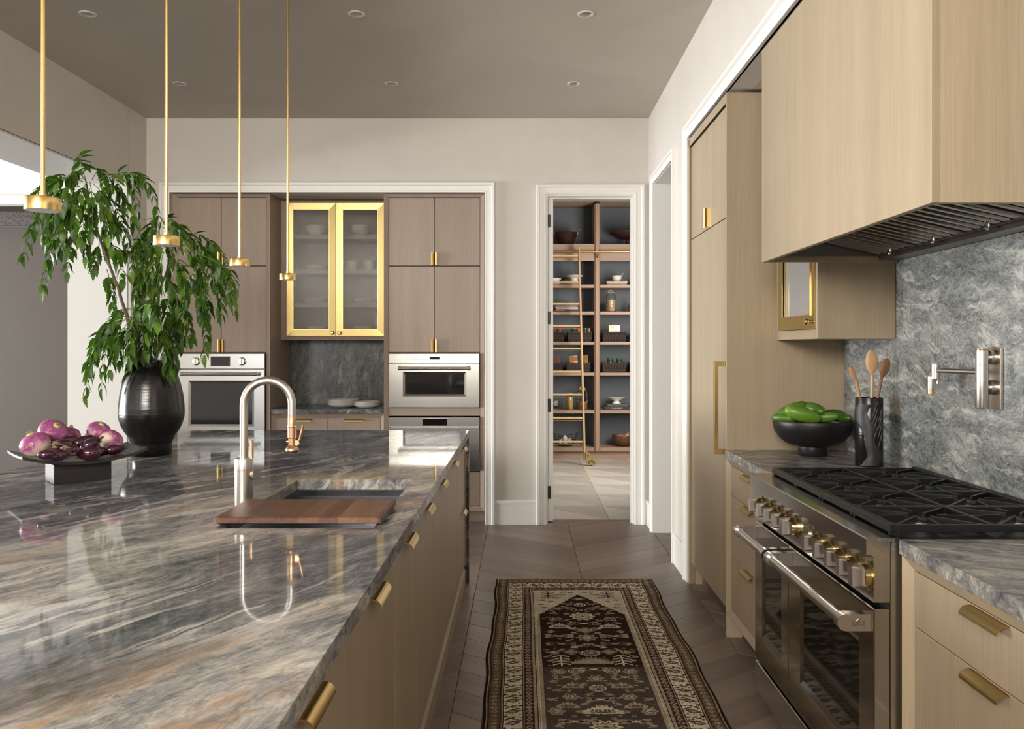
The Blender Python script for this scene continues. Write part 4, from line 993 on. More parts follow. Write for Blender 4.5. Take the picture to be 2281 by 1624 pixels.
mb = MB(); mb.lathe([(.0150,1.1865),(.0158,1.1835),(.0150,1.1805)], (hx,fy,0), 28, False); mb.build('ring', M['chrome'], sh, 40)
mb = MB(); mb.cyl((hx-.018,fy,1.132), (hx+.022,fy,1.132), .006, n=14); mb.cyl((hx+.016,fy-.006,1.128), (hx+.016,fy+.006,1.128), .009, n=16); mb.tube([(hx+.018,fy,1.126),(hx+.027,fy,1.145),(hx+.036,fy,1.188)], [.005,.0045,.0045], 10); mb.build('spray_lever', M['copper'], sh, 40)
c = Vector((fx+.030, fy, IZ+.088))
mb = MB(); mb.cyl(c, c+Vector((.007,-.003,0)), .017, n=24); lv = mb.build('valve_collar', M['copper'], t, 40)
mb = MB(); mb.cyl(c+Vector((.0072,-.003,0)), c+Vector((.016,-.007,0)), .019, n=24); mb.build('valve_knob', M['nickel'], lv, 40)
mb = MB(); mb.cyl((fx+.020,fy+.02,IZ+.139), (fx+.020,fy+.02,IZ+.198), .006, n=14); mb.build('lever', M['copper'], t, 40)

# pendants
PXX = -1.234
for k in range(4):
    d = 2.19*(1+.3465*k)
    t = thing('pendant_light', 'slim brass disc pendant lamp, %s' % ('largest, in front of the upper leaves of the branch','second from the camera, over the upright branch','third from the camera, before the oven tower','farthest, before the brass cabinet door')[k], 'pendant lamp', (PXX, d, 1.8), 0, 'brass disc pendants over the island')
    if k == 0:
        mb = MB(); mb.tube([(PXX,d,1.842),(PXX,d,ZC-.012)], .0058, 14); rod = mb.build('rod', M['brass_b'], t, 40)
        mb = MB(); mb.lathe([(.0,1.800),(.0395,1.800),(.0395,1.7985),(.0430,1.7985),(.0432,1.800),(.0432,1.830),(.042,1.832),(.009,1.832),(.0085,1.842),(0,1.842)], (PXX,d,0), 40); hd = mb.build('lamp_head', M['brass_b'], t, 35)
        mb = MB(); mb.lathe([(0,1.7984),(.0390,1.7984),(.0390,1.7996),(0,1.7996)], (PXX,d,0), 36); mb.build('diffuser', plain('opal_diffuser', (.75,.74,.72), .4), hd)
        mb = MB(); mb.lathe([(0,ZC-.0125),(.028,ZC-.0125),(.030,ZC-.011),(.030,ZC-.001),(0,ZC-.001)], (PXX,d,0), 32); mb.build('ceiling_rose', M['brass_b'], t, 40)
        pend = t
    else:
        lab = t['label']; bpy.data.objects.remove(t); dup(pend, (PXX, d, 1.8), lab)
# ================================================================== vase and branches
vx, vy, vz = -1.765, 4.05, .9353
prof = [(0,0),(.086,0),(.090,.004),(.0905,.055),(.0915,.066),(.102,.088),(.121,.115),(.136,.145),(.145,.178),(.147,.200),(.1455,.235),(.140,.285),(.130,.335),(.118,.375),(.106,.396),(.090,.409),(.077,.417),(.073,.424),(.0745,.436),(.0765,.447),(.0755,.450),(.072,.4505),(.069,.446),(.066,.43),(.070,.41),(.10,.38),(.12,.33),(.13,.24),(.12,.13),(.08,.03),(0,.02)]
t = thing('vase', 'large black burnished clay vase holding the leafy branches', 'vase', (vx,vy,vz))
mb = MB(); mb.lathe(prof, (vx,vy,vz), 64); mb.build('body', M['clay'], t, 60)
rs = random.Random(5)
for k, a in enumerate((-2.45, -1.25, -.25, .8, 1.9, 3.1)):
    mb = MB(); c = Vector((vx+.091*math.cos(a), vy+.091*math.sin(a), vz+.428))
    mb.ball(c, .020, .020, .020, n=12, m=8)
    for q in range(26):
        dv = Vector((rs.gauss(0,1), rs.gauss(0,1), rs.gauss(0,1))).normalized(); mb.ball(c+dv*.0195, .0042, n=6, m=4)
    mb.cyl((vx+.072*math.cos(a), vy+.072*math.sin(a), vz+.425), c, .014, n=10)
    mb.build('berry_lug', M['clay_m'], t, 60)
def leafmat():
    t = NT('leaf_green'); g = t.rnd(); o = t.obj(); n = t.noise(o, 3, 3)
    c = t.ramp(t.math('ADD', t.math('MULTIPLY', g, .8), t.math('MULTIPLY', n, .2)), [(.0,(.018,.052,.006)), (.5,(.046,.112,.010)), (.85,(.105,.205,.016)), (1.0,(.17,.27,.022))])
    p = t.n('BsdfPrincipled', {'Base Color': c, 'Roughness': .42, 'Specular IOR Level': .45})
    tr = t.n('BsdfTranslucent', {'Color': t.mix(.5, c, (.10,.22,.02))})
    m = t.n('MixShader', {0: .22, 1: p.outputs[0], 2: tr.outputs[0]}); t.t.links.new(m.outputs[0], t.out.inputs[0]); return t.m
M['leaf'] = leafmat()
M['twig_g'] = plain('green_twig', (.12,.20,.035), .5)
def barkmat():
    t = NT('bark'); o = t.obj(); n = t.noise(t.mapv(o, (40,40,12)), 1, 5, .65)
    return t.done(base=t.ramp(n, [(.3,(.055,.036,.024)), (.7,(.15,.105,.072))]), rough=.75, normal=t.bump(n, .4, .004))
M['bark'] = barkmat()
LEAF = []
for v in range(4):
    rs = random.Random(20+v); mb = MB(); rows = []
    W = (.185,.215,.17,.235)[v]; curl = (.14,.26,.08,.34)[v]
    N = 11
    for i in range(N+1):
        u = i/N; wd = W*math.sin(PI*min(1, u**.72*.98+.02))**1.05*(1.06 if i % 2 else .80); wd = 0.004 if i in (0, N) else wd
        z = -curl*u*u; rows.append([(u, -wd, z+.35*wd), (u, 0, z), (u, wd, z+.35*wd)])
    vs = [[mb.bm.verts.new(p) for p in r] for r in rows]
    for i in range(N):
        for q in range(2): mb.bm.faces.new((vs[i][q], vs[i+1][q], vs[i+1][q+1], vs[i][q+1]))
    for f in mb.bm.faces: f.smooth = True
    me = bpy.data.meshes.new('leaf'); mb.bm.to_mesh(me); mb.bm.free(); me.materials.append(M['leaf']); LEAF.append(me)
LV = [(np.array([v.co[:] for v in me.vertices]), [tuple(p.vertices) for p in me.polygons]) for me in LEAF]
def branch(label, woody, fronds, seed, group='leafy branches in the black vase'):
    """woody: lists of (px, py, d, radius); fronds: (start, via, end) photo points of hanging compound leaves"""
    rs = random.Random(seed)
    base = Vector((vx, vy, vz+.05))
    t = thing('leafy_branch', label, 'branch', base, 0, group)
    mb = MB()
    for line in woody:
        pts = [Vector(q[0]) if isinstance(q[0], Vector) else P(q[0], q[1], q[2]) for q in line]; rr = [q[-1] for q in line]
        fine, fr = [], []
        for i in range(len(pts)-1):
            for k in range(4): fine.append(pts[i].lerp(pts[i+1], k/4)+Vector((rs.gauss(0,.0012), rs.gauss(0,.0012), 0))); fr.append(rr[i]+(rr[i+1]-rr[i])*k/4+rs.gauss(0,.0003))
        fine.append(pts[-1]); fr.append(rr[-1]); mb.tube(fine, [max(.0012, x) for x in fr], 8)
    mb.build('stem', M['bark'], t, 60)
    tw = MB(); leaves = []
    for (sx, sy), (mx, my), (ex, ey), d in fronds:
        d0 = d+rs.uniform(-.03,.03); d1 = d+rs.uniform(-.17,.13)
        a, b, c = P(sx,sy,d0), P(mx,my,(d0+d1)/2), P(ex,ey,d1)
        b = b*2-(a+c)/2                                    # curve passes through the middle point
        Q = lambda u: a*(1-u)**2+b*2*u*(1-u)+c*u*u
        L = sum((Q(k/12)-Q((k+1)/12)).length for k in range(12))
        tw.tube([Q(k/10) for k in range(11)], [.0022-.0014*k/10 for k in range(11)], 5)
        n = max(3, min(10, round(L/.032)))
        for i in range(n):
            u = .20+.76*(i+.5)/n+rs.uniform(-.02,.02); p = Q(u); tg = (Q(u+.03)-Q(u-.03)).normalized()
            for s_ in (-1, 1):
                sd = tg.cross(Vector((rs.uniform(-.5,.5), -1, rs.uniform(-.3,.3)))).normalized()*s_
                dirv = (sd*rs.uniform(.55,.95)+tg*rs.uniform(.5,.9)+Vector((0,0,-rs.uniform(.45,1.0)))+Vector((0,rs.uniform(-.45,.35),0))).normalized()
                leaves.append((p, dirv, rs.uniform(.054,.084)*(1.0-.25*abs(u-.5)), rs.uniform(-.7,.7)))
        leaves.append((Q(.98), ((Q(1)-Q(.9)).normalized()+Vector((0,0,-.5))).normalized(), .062, 0))
    tw.build('leaf_stalks', M['twig_g'], t, 60)
    rs.shuffle(leaves)
    leaves.sort(key=lambda q: q[0].y)                       # those nearest the eye are the ones seen best
    allv, allf, n0 = [], [], 0
    for i, (p, dv, sc, roll) in enumerate(leaves):
        rot = dv.to_track_quat('X', 'Z').to_matrix() @ Matrix.Rotation(roll, 3, 'X')
        k = rs.randrange(4)
        if i < 296:
            o = bpy.data.objects.new('leaf', LEAF[k]); COL.objects.link(o); o.parent = t
            o.location = p-base; o.rotation_euler = rot.to_euler(); o.scale = (sc, sc*rs.uniform(.9,1.3), sc)
        else:
            v, f = LV[k]; R = np.array(rot); allv.append((v*sc) @ R.T+np.array(p-base)); allf += [tuple(q+n0 for q in g) for g in f]; n0 += len(v)
    if allv:
        me = bpy.data.meshes.new('leaves_behind'); me.from_pydata(np.concatenate(allv).tolist(), [], allf); me.materials.append(M['leaf']); me.shade_smooth()
        o = bpy.data.objects.new('leaves_behind', me); COL.objects.link(o); o.parent = t; o['kind'] = 'stuff'
    return len(leaves)
root = Vector((vx, vy, vz+.06))
def F_(lst, d): return [(a, b, c, d+dd) for a, b, c, dd in lst]
A = F_([((190,398),(181,368),(178,343),0),((188,400),(165,385),(148,445),0),((190,398),(115,408),(62,455),-.05),((178,415),(118,435),(82,492),0),((165,430),(92,478),(52,575),.03),
 ((165,455),(118,540),(94,655),.05),((172,470),(160,530),(150,610),.08),((180,425),(150,470),(135,560),-.06),((195,405),(178,440),(165,515),-.08),((200,405),(206,455),(205,520),-.1),((192,415),(160,450),(140,520),.08),
 ((208,410),(232,450),(240,530),-.05),((215,400),(272,440),(322,560),0),((215,425),(262,470),(292,585),.05),((222,400),(252,395),(272,440),0),((240,402),(285,392),(308,475),.03),((250,400),(320,398),(356,500),.06),
 ((205,460),(196,510),(190,575),.1),((222,480),(238,520),(240,565),.1),((232,545),(258,560),(272,625),.05),((240,562),(290,560),(335,590),.08),((238,600),(247,640),(253,695),.0),((225,540),(215,560),(208,600),.1),
 ((175,460),(140,500),(112,600),.1),((185,405),(120,395),(90,450),.08),((210,440),(245,480),(262,520),-.08),((200,420),(190,470),(182,540),-.02),((205,400),(225,380),(232,430),.05),((170,440),(120,480),(100,540),-.06),((230,500),(262,500),(285,530),.1)], 4.0)
nA = branch('tall leafy branch leaning to the side, its drooping crown around the largest brass disc', [[(root,.010),(300,790,4.03,.0095),(283,705,4.02,.0085),(262,640,4.0,.0078),(240,580,4.0,.007),(225,540,4.0,.006),(207,485,4.0,.005),(196,430,4.0,.004),(190,395,4.0,.003)], [(240,580,4.0,.003),(247,520,4.02,.0026),(262,470,4.03,.002)]], A, 11)
B = F_([((345,560),(310,540),(292,610),.05),((350,510),(325,530),(305,625),0),((347,520),(345,570),(335,645),-.06),((362,505),(378,540),(378,610),-.05),((352,500),(340,495),(328,560),.08),((358,495),(385,495),(420,570),.0),
 ((385,520),(440,540),(475,620),-.04),((400,535),(465,570),(503,660),0),((405,545),(480,590),(526,695),.03),((400,525),(470,540),(530,640),.08),((410,560),(445,590),(455,660),-.07),((385,560),(405,600),(412,670),-.08),((365,560),(352,620),(345,690),-.08),
 ((345,590),(315,610),(298,670),.0),((340,620),(318,640),(308,695),.05),((390,600),(410,640),(405,715),-.05),((395,610),(440,640),(445,705),.03),((360,640),(372,690),(372,750),-.08),((375,650),(410,690),(425,755),-.02),((345,650),(332,690),(330,750),.0),
 ((420,640),(455,700),(455,795),.05),((440,590),(485,640),(492,710),.02),((400,590),(450,640),(465,700),.08),((375,520),(400,505),(445,560),.08),((352,610),(385,640),(395,690),-.1),((330,640),(320,700),(322,760),-.04),((420,560),(500,600),(515,670),-.05),((355,700),(395,715),(405,770),.0)], 4.02)
nB = branch('upright leafy branch spreading towards the oven tower, hanging before its doors', [[(root+Vector((.02,0,0)),.009),(347,790,4.04,.0085),(351,700,4.02,.007),(353,620,4.0,.006),(356,550,4.0,.004),(353,500,4.0,.0025)], [(352,660,4.01,.005),(372,600,4.0,.004),(400,550,4.0,.003),(430,535,4.0,.002)], [(352,690,4.01,.004),(385,655,4.0,.003),(420,635,4.0,.002)]], B, 12)
Cc = F_([((288,705),(222,745),(190,888),-.02),((290,708),(245,755),(226,872),-.08),((292,710),(262,760),(243,835),-.1),((300,712),(275,750),(266,805),-.12),((296,705),(291,750),(289,800),-.15),((308,705),(318,745),(320,790),-.14),((325,700),(338,740),(338,795),-.13),
 ((345,720),(368,770),(373,858),-.16),((352,722),(382,760),(388,825),-.14),((345,705),(388,720),(402,770),-.08),((300,735),(292,780),(284,838),-.16),((305,692),(262,700),(246,770),.05),((275,715),(228,750),(208,810),.05),((330,705),(355,735),(365,790),-.17),((270,722),(215,760),(198,850),.08),
 ((310,690),(335,680),(350,720),-.1),((295,700),(300,720),(305,770),-.05),((280,710),(235,730),(215,780),-.1)], 4.03)
nC = branch('short low branch arching out of the vase mouth, its leaves hanging over the vase rim', [[(root+Vector((-.015,-.01,0)),.008),(312,792,4.03,.007),(303,745,4.0,.005),(290,705,3.98,.003)], [(root+Vector((.01,-.015,0)),.006),(335,790,4.0,.005),(340,735,3.98,.003),(345,705,3.97,.002)]], Cc, 13)

# ================================================================== tray with turnips and small aubergines
tx, ty = -1.719, 3.295; ta = math.radians(41.0)
def trayz(u): return .076+.034*(abs(u)/.215)**2.2       # the long ends curl up
t = thing('footed_tray', 'black rectangular tray with curled ends on a block foot, holding vegetables', 'tray', (tx,ty,.9352), ta)
mb = MB(); mb.box(-.100,.100,-.070,.070,0,.073,.0015); mb.build('block_foot', M['ebony'] if 'ebony' in M else M.setdefault('ebony', wood('ebonised_wood', (.012,.010,.010), (.035,.029,.027), 'X', .42)), t, None, True)
mb = MB(); rows = []
n = 22; th = .013
for i in range(n+1):
    u = -.215+.43*i/n; z = trayz(u); hv = .132
    rows.append([Vector((u,-hv,z-.001)), Vector((u,-hv*.6,z-.003)), Vector((u,0,z-.004)), Vector((u,hv*.6,z-.003)), Vector((u,hv,z-.001)), Vector((u,hv,z+th*.8)), Vector((u,hv*.6,z+th*.45)), Vector((u,0,z+th*.4)), Vector((u,-hv*.6,z+th*.45)), Vector((u,-hv,z+th*.8))])
mb.rings(rows); mb.build('dish', M['ebony'], t, 50, True)
def turnipmat():
    t = NT('turnip_skin'); o = t.obj(); s = t.n('SeparateXYZ', {0: o}); n = t.noise(o, 14, 4, .6); n2 = t.noise(o, 60, 3, .7)
    h = t.math('ADD', s.outputs[2], t.math('MULTIPLY', t.math('SUBTRACT', n, .5), .16))
    c = t.ramp(t.math('ADD', t.math('MULTIPLY', h, 8.0), .5), [(.30,(.66,.56,.42)), (.44,(.56,.28,.36)), (.56,(.27,.055,.18)), (.9,(.34,.085,.22))])
    sp = t.ramp(n2, [(.55, 0.0), (.66, .6)]); c = t.mix(sp, c, (.62,.42,.36))
    return t.done(base=c, rough=.34, spec=.4, sss=.05)
M['turnip'] = turnipmat(); M['sprout'] = plain('green_sprout', (.16,.26,.03), .6); M['crown'] = plain('pale_crown', (.50,.46,.18), .6)
def settle(loc, r):
    """lift a vegetable that would sink into the tray"""
    u = (loc.x-tx)*math.cos(ta)+(loc.y-ty)*math.sin(ta)
    loc = loc.copy(); loc.z = max(loc.z, .9352+trayz(u)+.0115+r); return loc
def turnip(loc, r, axis, label):
    loc = settle(loc, r*.92)
    mb = MB(); prof = [(0,-.98*r*.9),(.10*r,-.93*r*.9),(.38*r,-.80*r*.9),(.70*r,-.55*r*.9),(.92*r,-.22*r*.9),(1.0*r,.10*r*.9),(.95*r,.42*r*.9),(.76*r,.70*r*.9),(.48*r,.87*r*.9),(.22*r,.915*r*.9),(0,.90*r*.9)]
    mb.lathe(prof, (0,0,0), 32); o = mb.build('turnip', M['turnip'], None, 180); o.location = loc
    o.rotation_euler = Vector(axis).to_track_quat('Z', 'Y').to_euler(); tag(o, label, 'turnip', 'purple turnips on the black tray')
    mb = MB(); mb.lathe([(.26*r,.80*r),(.24*r,.87*r),(.12*r,.92*r),(0,.91*r)], (0,0,0), 14, False); mb.build('crown', M['crown'], o, 60, True)
    mb = MB(); rs = random.Random(int(r*1e4)+int(loc[0]*100))
    for k in range(9):
        a = rs.uniform(0, 2*PI); q = rs.uniform(0,.16)*r; b = Vector((q*math.cos(a), q*math.sin(a), .86*r)); e = b+Vector((rs.gauss(0,.004), rs.gauss(0,.004), rs.uniform(.10,.26)*r)); mb.tube([b, (b+e)/2+Vector((.001,0,0)), e], [.0016,.0018,.0007], 5)
    mb.build('sprout', M['sprout'], o, 60, True); return o
turnip(P(80,1000,3.11), .053, (-.35,-.15,.85), 'big turnip lying at the curled end of the tray, farthest from the vase')
turnip(P(116,964,3.215), .052, (.6,-.35,.65), 'upper turnip with a yellow-green crown, on top of the heap away from the vase')
turnip(P(153,972,3.37), .043, (.1,.3,.95), 'turnip half hidden behind the upper turnip, in front of the pale jamb')
turnip(P(219,963,3.40), .046, (.45,-.2,.85), 'upper turnip nearest the vase, resting on another turnip')
turnip(P(246,993,3.375), .047, (.25,.75,.6), 'turnip with a pale flank beneath the upper one by the vase')
turnip(P(112,998,3.30), .040, (.2,.3,.9), 'turnip buried beneath the upper turnip')
turnip(P(208,996,3.47), .042, (.2,.3,.9), 'turnip at the back of the tray, hidden behind the aubergines')
M['aub'] = NT('aubergine_skin').done(base=(.040,.006,.022), rough=.12, spec=.6, coat=.4, coatr=.05); M['calyx'] = plain('dry_calyx', (.30,.24,.13), .7)
def aub(px, py, d, L, az, el, label, calyx=False, k=.62):
    L = L*1.22
    mb = MB(); prof = [(0,-.5*L)]+[(.5*L*k*math.sin(PI*(.06+.88*i/13))**.8*(1.1-.35*i/13), (-.5+i/13)*L*.98) for i in range(1, 13)]+[(0,.49*L)]
    mb.lathe(prof, (0,0,0), 22, True, (1,0,0)); o = mb.build('aubergine', M['aub'], None, 180); o.location = settle(P(px,py,d), .5*L*k*.93); o.rotation_euler = (0,-el,az); tag(o, label, 'aubergine', 'small dark aubergines on the black tray')
    mb = MB(); x = .40*L; r = .5*L*k*.62
    R = []
    for q in range(12):
        a = 2*PI*q/12; lo = x-(.16*L if q % 2 else -.01); R.append(lo)
    cv = mb.bm.verts.new((x+.12*L,0,0)); vs = [mb.bm.verts.new((R[q], (r*1.15 if q % 2 else r*.95)*math.cos(2*PI*q/12), (r*1.15 if q % 2 else r*.95)*math.sin(2*PI*q/12))) for q in range(12)]
    for q in range(12): mb.bm.faces.new((cv, vs[q], vs[(q+1) % 12]))
    mb.tube([(x+.08*L,0,0),(x+.20*L,.002,0),(x+.30*L,.004,.002)], [.006,.004,.005], 7); mb.build('calyx', M['calyx'] if calyx else (bpy.data.materials.get('dark_calyx') or plain('dark_calyx', (.055,.042,.026), .7)), o, None, True); return o
aub(104,1013,3.06,.052,.4,.0,'aubergine at the front edge of the tray touching the big end turnip')
aub(132,1014,3.10,.062,.3,.05,'aubergine at the front edge, second from the end turnip')
aub(141,991,3.16,.060,-2.2,.1,'aubergine with a green-tipped calyx beneath the upper turnip',True)
aub(161,1003,3.14,.058,-2.0,.25,'aubergine pointing a large pale calyx at the viewer, in the middle of the heap',True)
aub(158,981,3.24,.055,.6,.0,'aubergine right below the half hidden turnip')
aub(183,984,3.26,.064,.9,.3,'glossy dark aubergine standing at the middle back of the heap')
aub(200,990,3.235,.062,.5,.5,'reddish aubergine leaning up in front of the turnip by the vase')
aub(196,1011,3.19,.080,.25+PI,.0,'long aubergine lying along the front edge with a dry calyx',True)
aub(222,1008,3.29,.058,.5,.0,'aubergine lying behind the long one near the vase')
aub(254,1009,3.31,.058,.7,.05,'aubergine at the front edge nearest the vase')
aub(176,1006,3.24,.06,.2,.0,'aubergine deep in the middle of the tray')
# ================================================================== pantry shelving and what stands on it
YP, YK = 10.95, 11.33
def PX(px): return P(px,0,YP).x
def PZ(py): return P(0,py,YP).z
M['oak_p'] = wood('oak_pink', (.30,.195,.135), (.38,.26,.185)); M['oak_ph'] = wood('oak_pink_level', (.30,.195,.135), (.38,.26,.185), 'X')
M['blue'] = plain('slate_blue_paint', (.075,.088,.098), .6)
t = thing('pantry_shelving', 'built-in pink oak pantry shelves with slate blue backs', 'shelving', (.8, YP, 0))
x0, x1 = -.49, 2.09
mb = MB(); mb.box(x0, x1, YK, YK+.02, .10, 3.30); mb.build('back_panel', M['blue'], t)
mb = MB(); mb.box(x0, x1, YP+.06, YP+.08, 0, .098); mb.build('toe_kick', M['oak_ph'], t)
dv = [PX(1330.5), PX(1330.5)-1.02, PX(1330.5)+1.02]
rows = [(441,448), (543,581), (634,641), (694,701), (761.5,768), (830,836.5), (914,921), (997,1005.5)]
for x in dv[:1]+[q for q in dv[1:] if x0 < q < x1]:
    w_ = .0375
    mb = MB(); mb.prism([(-w_,YP+.02),(-w_,YK-.001),(w_,YK-.001),(w_,YP+.02),(w_*.5,YP-.004),(-w_*.5,YP-.004)], lambda u, v, h: (x+u, v, h), .104, 3.285); mb.build('upright', M['oak_p'], t)
bays = [(x0, dv[0]-.0375), (dv[0]+.0375, x1)]
SH = []
for i, (a, b) in enumerate(rows):
    zt, zb = PZ(a), PZ(b)
    if i == 0: zt = 3.305
    for bx0, bx1 in bays:
        if i == 1:
            mb = MB(); mb.box(bx0, bx1, YP+.012, YP+.034, zb, zt, .001); mb.build('rail', M['oak_ph'], t)
            mb = MB(); mb.box(bx0, bx1, YP+.035, YK-.001, zt-.03, zt); mb.build('shelf', M['oak_ph'], t)
        else:
            mb = MB(); mb.box(bx0, bx1, YP+(.012 if i == 0 else .0), YK-.001, zb, zt, .001); mb.build('shelf', M['oak_ph'], t)
    SH.append(zt)
# real shelf tops
ZT = {0: PZ(543), 1: PZ(634), 2: PZ(694), 3: PZ(761.5), 4: PZ(830), 5: PZ(914), 6: PZ(997)}
# rail and ladder
zr = PZ(562)
t = thing('ladder_rail', 'thin brass rail along the pantry shelves that the ladder hangs on', 'rail', (.8, YP-.05, zr))
mb = MB(); mb.cyl((x0+.01, YP-.055, zr), (x1-.01, YP-.055, zr), .0125, n=16); mb.build('bar', M['brass'], t, 40)
mb = MB(); bx = dv[0]; mb.box(bx-.018, bx+.018, YP-.012, YP-.0045, zr-.10, zr+.03, .003); mb.tube([(bx, YP-.010, zr-.07), (bx, YP-.045, zr-.06), (bx, YP-.068, zr-.02), (bx, YP-.055, zr-.0126)], .010, 10); mb.ball((bx, YP-.013, zr-.085), .007, n=8, m=6); mb.build('bracket', M['brass'], t, 40)
t = thing('library_ladder', 'leaning pale oak library ladder with a pierced brass foot, inside the pantry', 'ladder', (.6, 10.4, 0))
top = P(1289.5, 553, 10.80); foot = Vector((P(1302.5,0,10.40).x, 10.40, .065))
RW = .58
M['ladder'] = wood('ladder_oak', (.42,.275,.14), (.54,.37,.20))
for s_, nm in ((0, 'rail'), (-RW, 'rail')):
    a, b = foot+Vector((s_,0,0)), top+Vector((s_,0,0)); ax = (b-a).normalized()
    mb = MB(); mb.obox((a+b)/2, Vector((1,0,0)), ax.cross(Vector((1,0,0))), ax, .013, .032, (b-a).length/2, .006); mb.cyl(b-Vector((.013,0,0)), b+Vector((.013,0,0)), .032, n=18); mb.build(nm, M['ladder'], t, 40)
    mb = MB(); mb.box(a.x-.020, a.x-.014, a.y-.03, a.y+.03, .03, .17) if False else None
    # brass wheel housing: a pierced scroll plate
    fp = [(0,.012),(.118,.012),(.128,.03),(.122,.055),(.100,.075),(.075,.080),(.062,.095),(.055,.125),(.048,.150),(.030,.165),(.020,.185),(0,.185)]
    x_ = a.x+.0135; yf = a.y-.05
    mb = MB(); mb.prism(fp, lambda u, v, h: (x_+u, yf+h, v), 0, .006); hs = mb.build('wheel_bracket', M['brass'], t)
    mb = MB(); mb.cyl((x_+.055, yf+.008, .030), (x_+.055, yf+.034, .030), .029, n=22); mb.build('wheel', M['black'], t, 40)
    mb = MB()
    for k in range(7):
        an = PI*(.06+.88*k/6); c = Vector((x_+.063+.030*math.cos(an), yf-.0006, .030+.030*math.sin(an))); dr_ = Vector((math.cos(an),0,math.sin(an))); nn = Vector((-math.sin(an),0,math.cos(an)))
        mb.prism([(-.013,-.002),(.013,-.0055),(.015,0),(.013,.0055),(-.013,.002)], lambda u, v, h: c+dr_*u+nn*v+Vector((0,h,0)), 0, .0005)
    for s2 in (-1, 1): mb.prism([(.0,-.016),(.006,-.010),(.007,.008),(.001,.016)], lambda u, v, h: (x_+.024+s2*(u+.002), yf-.0006+h, .125+v), 0, .0005)
    mb.build('pierced_fan', M['void'], hs)
L = (top-foot); 
for y in (570,628,677,726,776.6,827.6,879,931,984):
    u = 0.5
    for _ in range(12):
        p = foot+L*u; py = VY+(H-p.z)*F/p.y; u += (py-y)/ (1035-553)
    p = foot+L*u
    mb = MB(); mb.obox(p+Vector((-RW/2,0,0)), Vector((1,0,0)), Vector((0,1,0)), Vector((0,0,1)), RW/2-.0135, .026, .0105, .004); rg = mb.build('rung', M['ladder'], t)
    mb = MB(); mb.cyl(p+Vector((-RW+.014,-.012,-.028)), p+Vector((-.014,-.012,-.028)), .0035, n=8); mb.build('tie_rod', M['brass_b'], rg, 40)
mb = MB()
for s_ in (0,): mb.tube([top+Vector((0,.03,.01)), (top.x, YP-.08, zr+.03), (top.x, YP-.058, zr+.026), (top.x, YP-.035, zr+.01)], .006, 8)
mb.build('roller_hook', M['brass'], t, 50)

# baskets
def basketmat():
    t = NT('dark_woven_rush'); o = t.obj(); s = t.n('SeparateXYZ', {0: o})
    row = t.math('FLOOR', t.math('MULTIPLY', s.outputs[2], 66)); xx = t.math('ADD', t.math('MULTIPLY', t.math('ADD', s.outputs[0], s.outputs[1]), 2*PI*26), t.math('MULTIPLY', row, PI))
    h = t.math('MULTIPLY', t.math('ABSOLUTE', t.math('SINE', t.math('MULTIPLY', xx, .5))), t.math('ABSOLUTE', t.math('SINE', t.math('MULTIPLY', s.outputs[2], PI*66))))
    n = t.noise(o, 40, 3)
    return t.done(base=t.mix(t.math('MULTIPLY', n, .4), t.ramp(h, [(.12,(.003,.002,.002)), (.55,(.045,.026,.019)), (1.0,(.12,.072,.052))]), (.03,.018,.014)), rough=.6, normal=t.bump(h, .8, .01))
M['basket'] = basketmat()
mb = MB(); a, b, h_ = .155, .115, .130
def br(e, z): return [(-a+e,-b+e,z),(a-e,-b+e,z),(a-e,b-e,z),(-a+e,b-e,z)]
mb.rings([br(.012,0), br(.004,.02), br(0,h_-.004), br(.002,h_), br(.012,h_), br(.014,h_-.01), br(.022,.012)]); bo = mb.build('basket', M['basket']); bme = bo.data; bpy.data.objects.remove(bo)
YB = YP+.02+b
def pxat(px, d): return P(px,0,d).x
GB = 'dark woven baskets on the pantry shelves'
for px, sh, lab in ((1231,3,'dark woven basket with red-lidded jars, partly behind the open door'), (1291.5,3,'dark woven basket with green-lidded jars behind the ladder'), (1369,3,'dark woven basket holding a white and yellow box'), (1434,3,'dark woven basket cut off by the door frame, beside the yellow box basket'),
                    (1227,4,'dark woven basket with a brown packet, low behind the ladder'), (1288.5,4,'dark woven basket with two amber bags behind the ladder'), (1368.5,4,'dark woven basket with two green-lidded jars'), (1429,4,'dark woven basket with a dark jar, cut off by the door frame')):
    inst(bme, 'basket', lab, 'basket', (pxat(px,YP+.02), YB, ZT[sh]+.0005), GB)
def colmat(n, c, r=.4): return bpy.data.materials.get(n) or plain(n, c, r)
def jar(x, y, z, r, h, fill, fillh, lid, label, lidmat, group=None, cat='jar'):
    t = thing('glass_jar', label, cat, (x,y,z), 0, group)
    mb = MB(); mb.lathe([(0,.001),(r*.92,.001),(r,.008),(r,h*.74),(r*.80,h*.84),(r*.62,h*.88),(r*.62,h*.92)], (0,0,0), 28, False); mb.build('glass', M['jar'], t, 60, True)
    mb = MB(); mb.lathe([(0,.004),(r*.90,.004),(r*.955,.010),(r*.955,fillh*.96),(r*.8,fillh),(0,fillh*1.02)], (0,0,0), 28); mb.build('contents', fill, t, 60, True)
    mb = MB()
    if lid == 'disc': mb.lathe([(0,h*.9),(r*.70,h*.9),(r*.72,h*.92),(r*.70,h*.965),(0,h*.97)], (0,0,0), 24)
    else:
        mb.lathe([(0,h*.885),(r*.70,h*.885),(r*.72,h*.90),(r*.70,h*.93),(0,h*.932)], (0,0,0), 24); mb.tube([(-r*.38,0,h*.93),(-r*.40,0,h*.98),(-r*.2,0,h*1.02),(r*.2,0,h*1.02),(r*.40,0,h*.98),(r*.38,0,h*.93)], .007, 8)
    mb.build('lid', lidmat, t, 40, True); return t
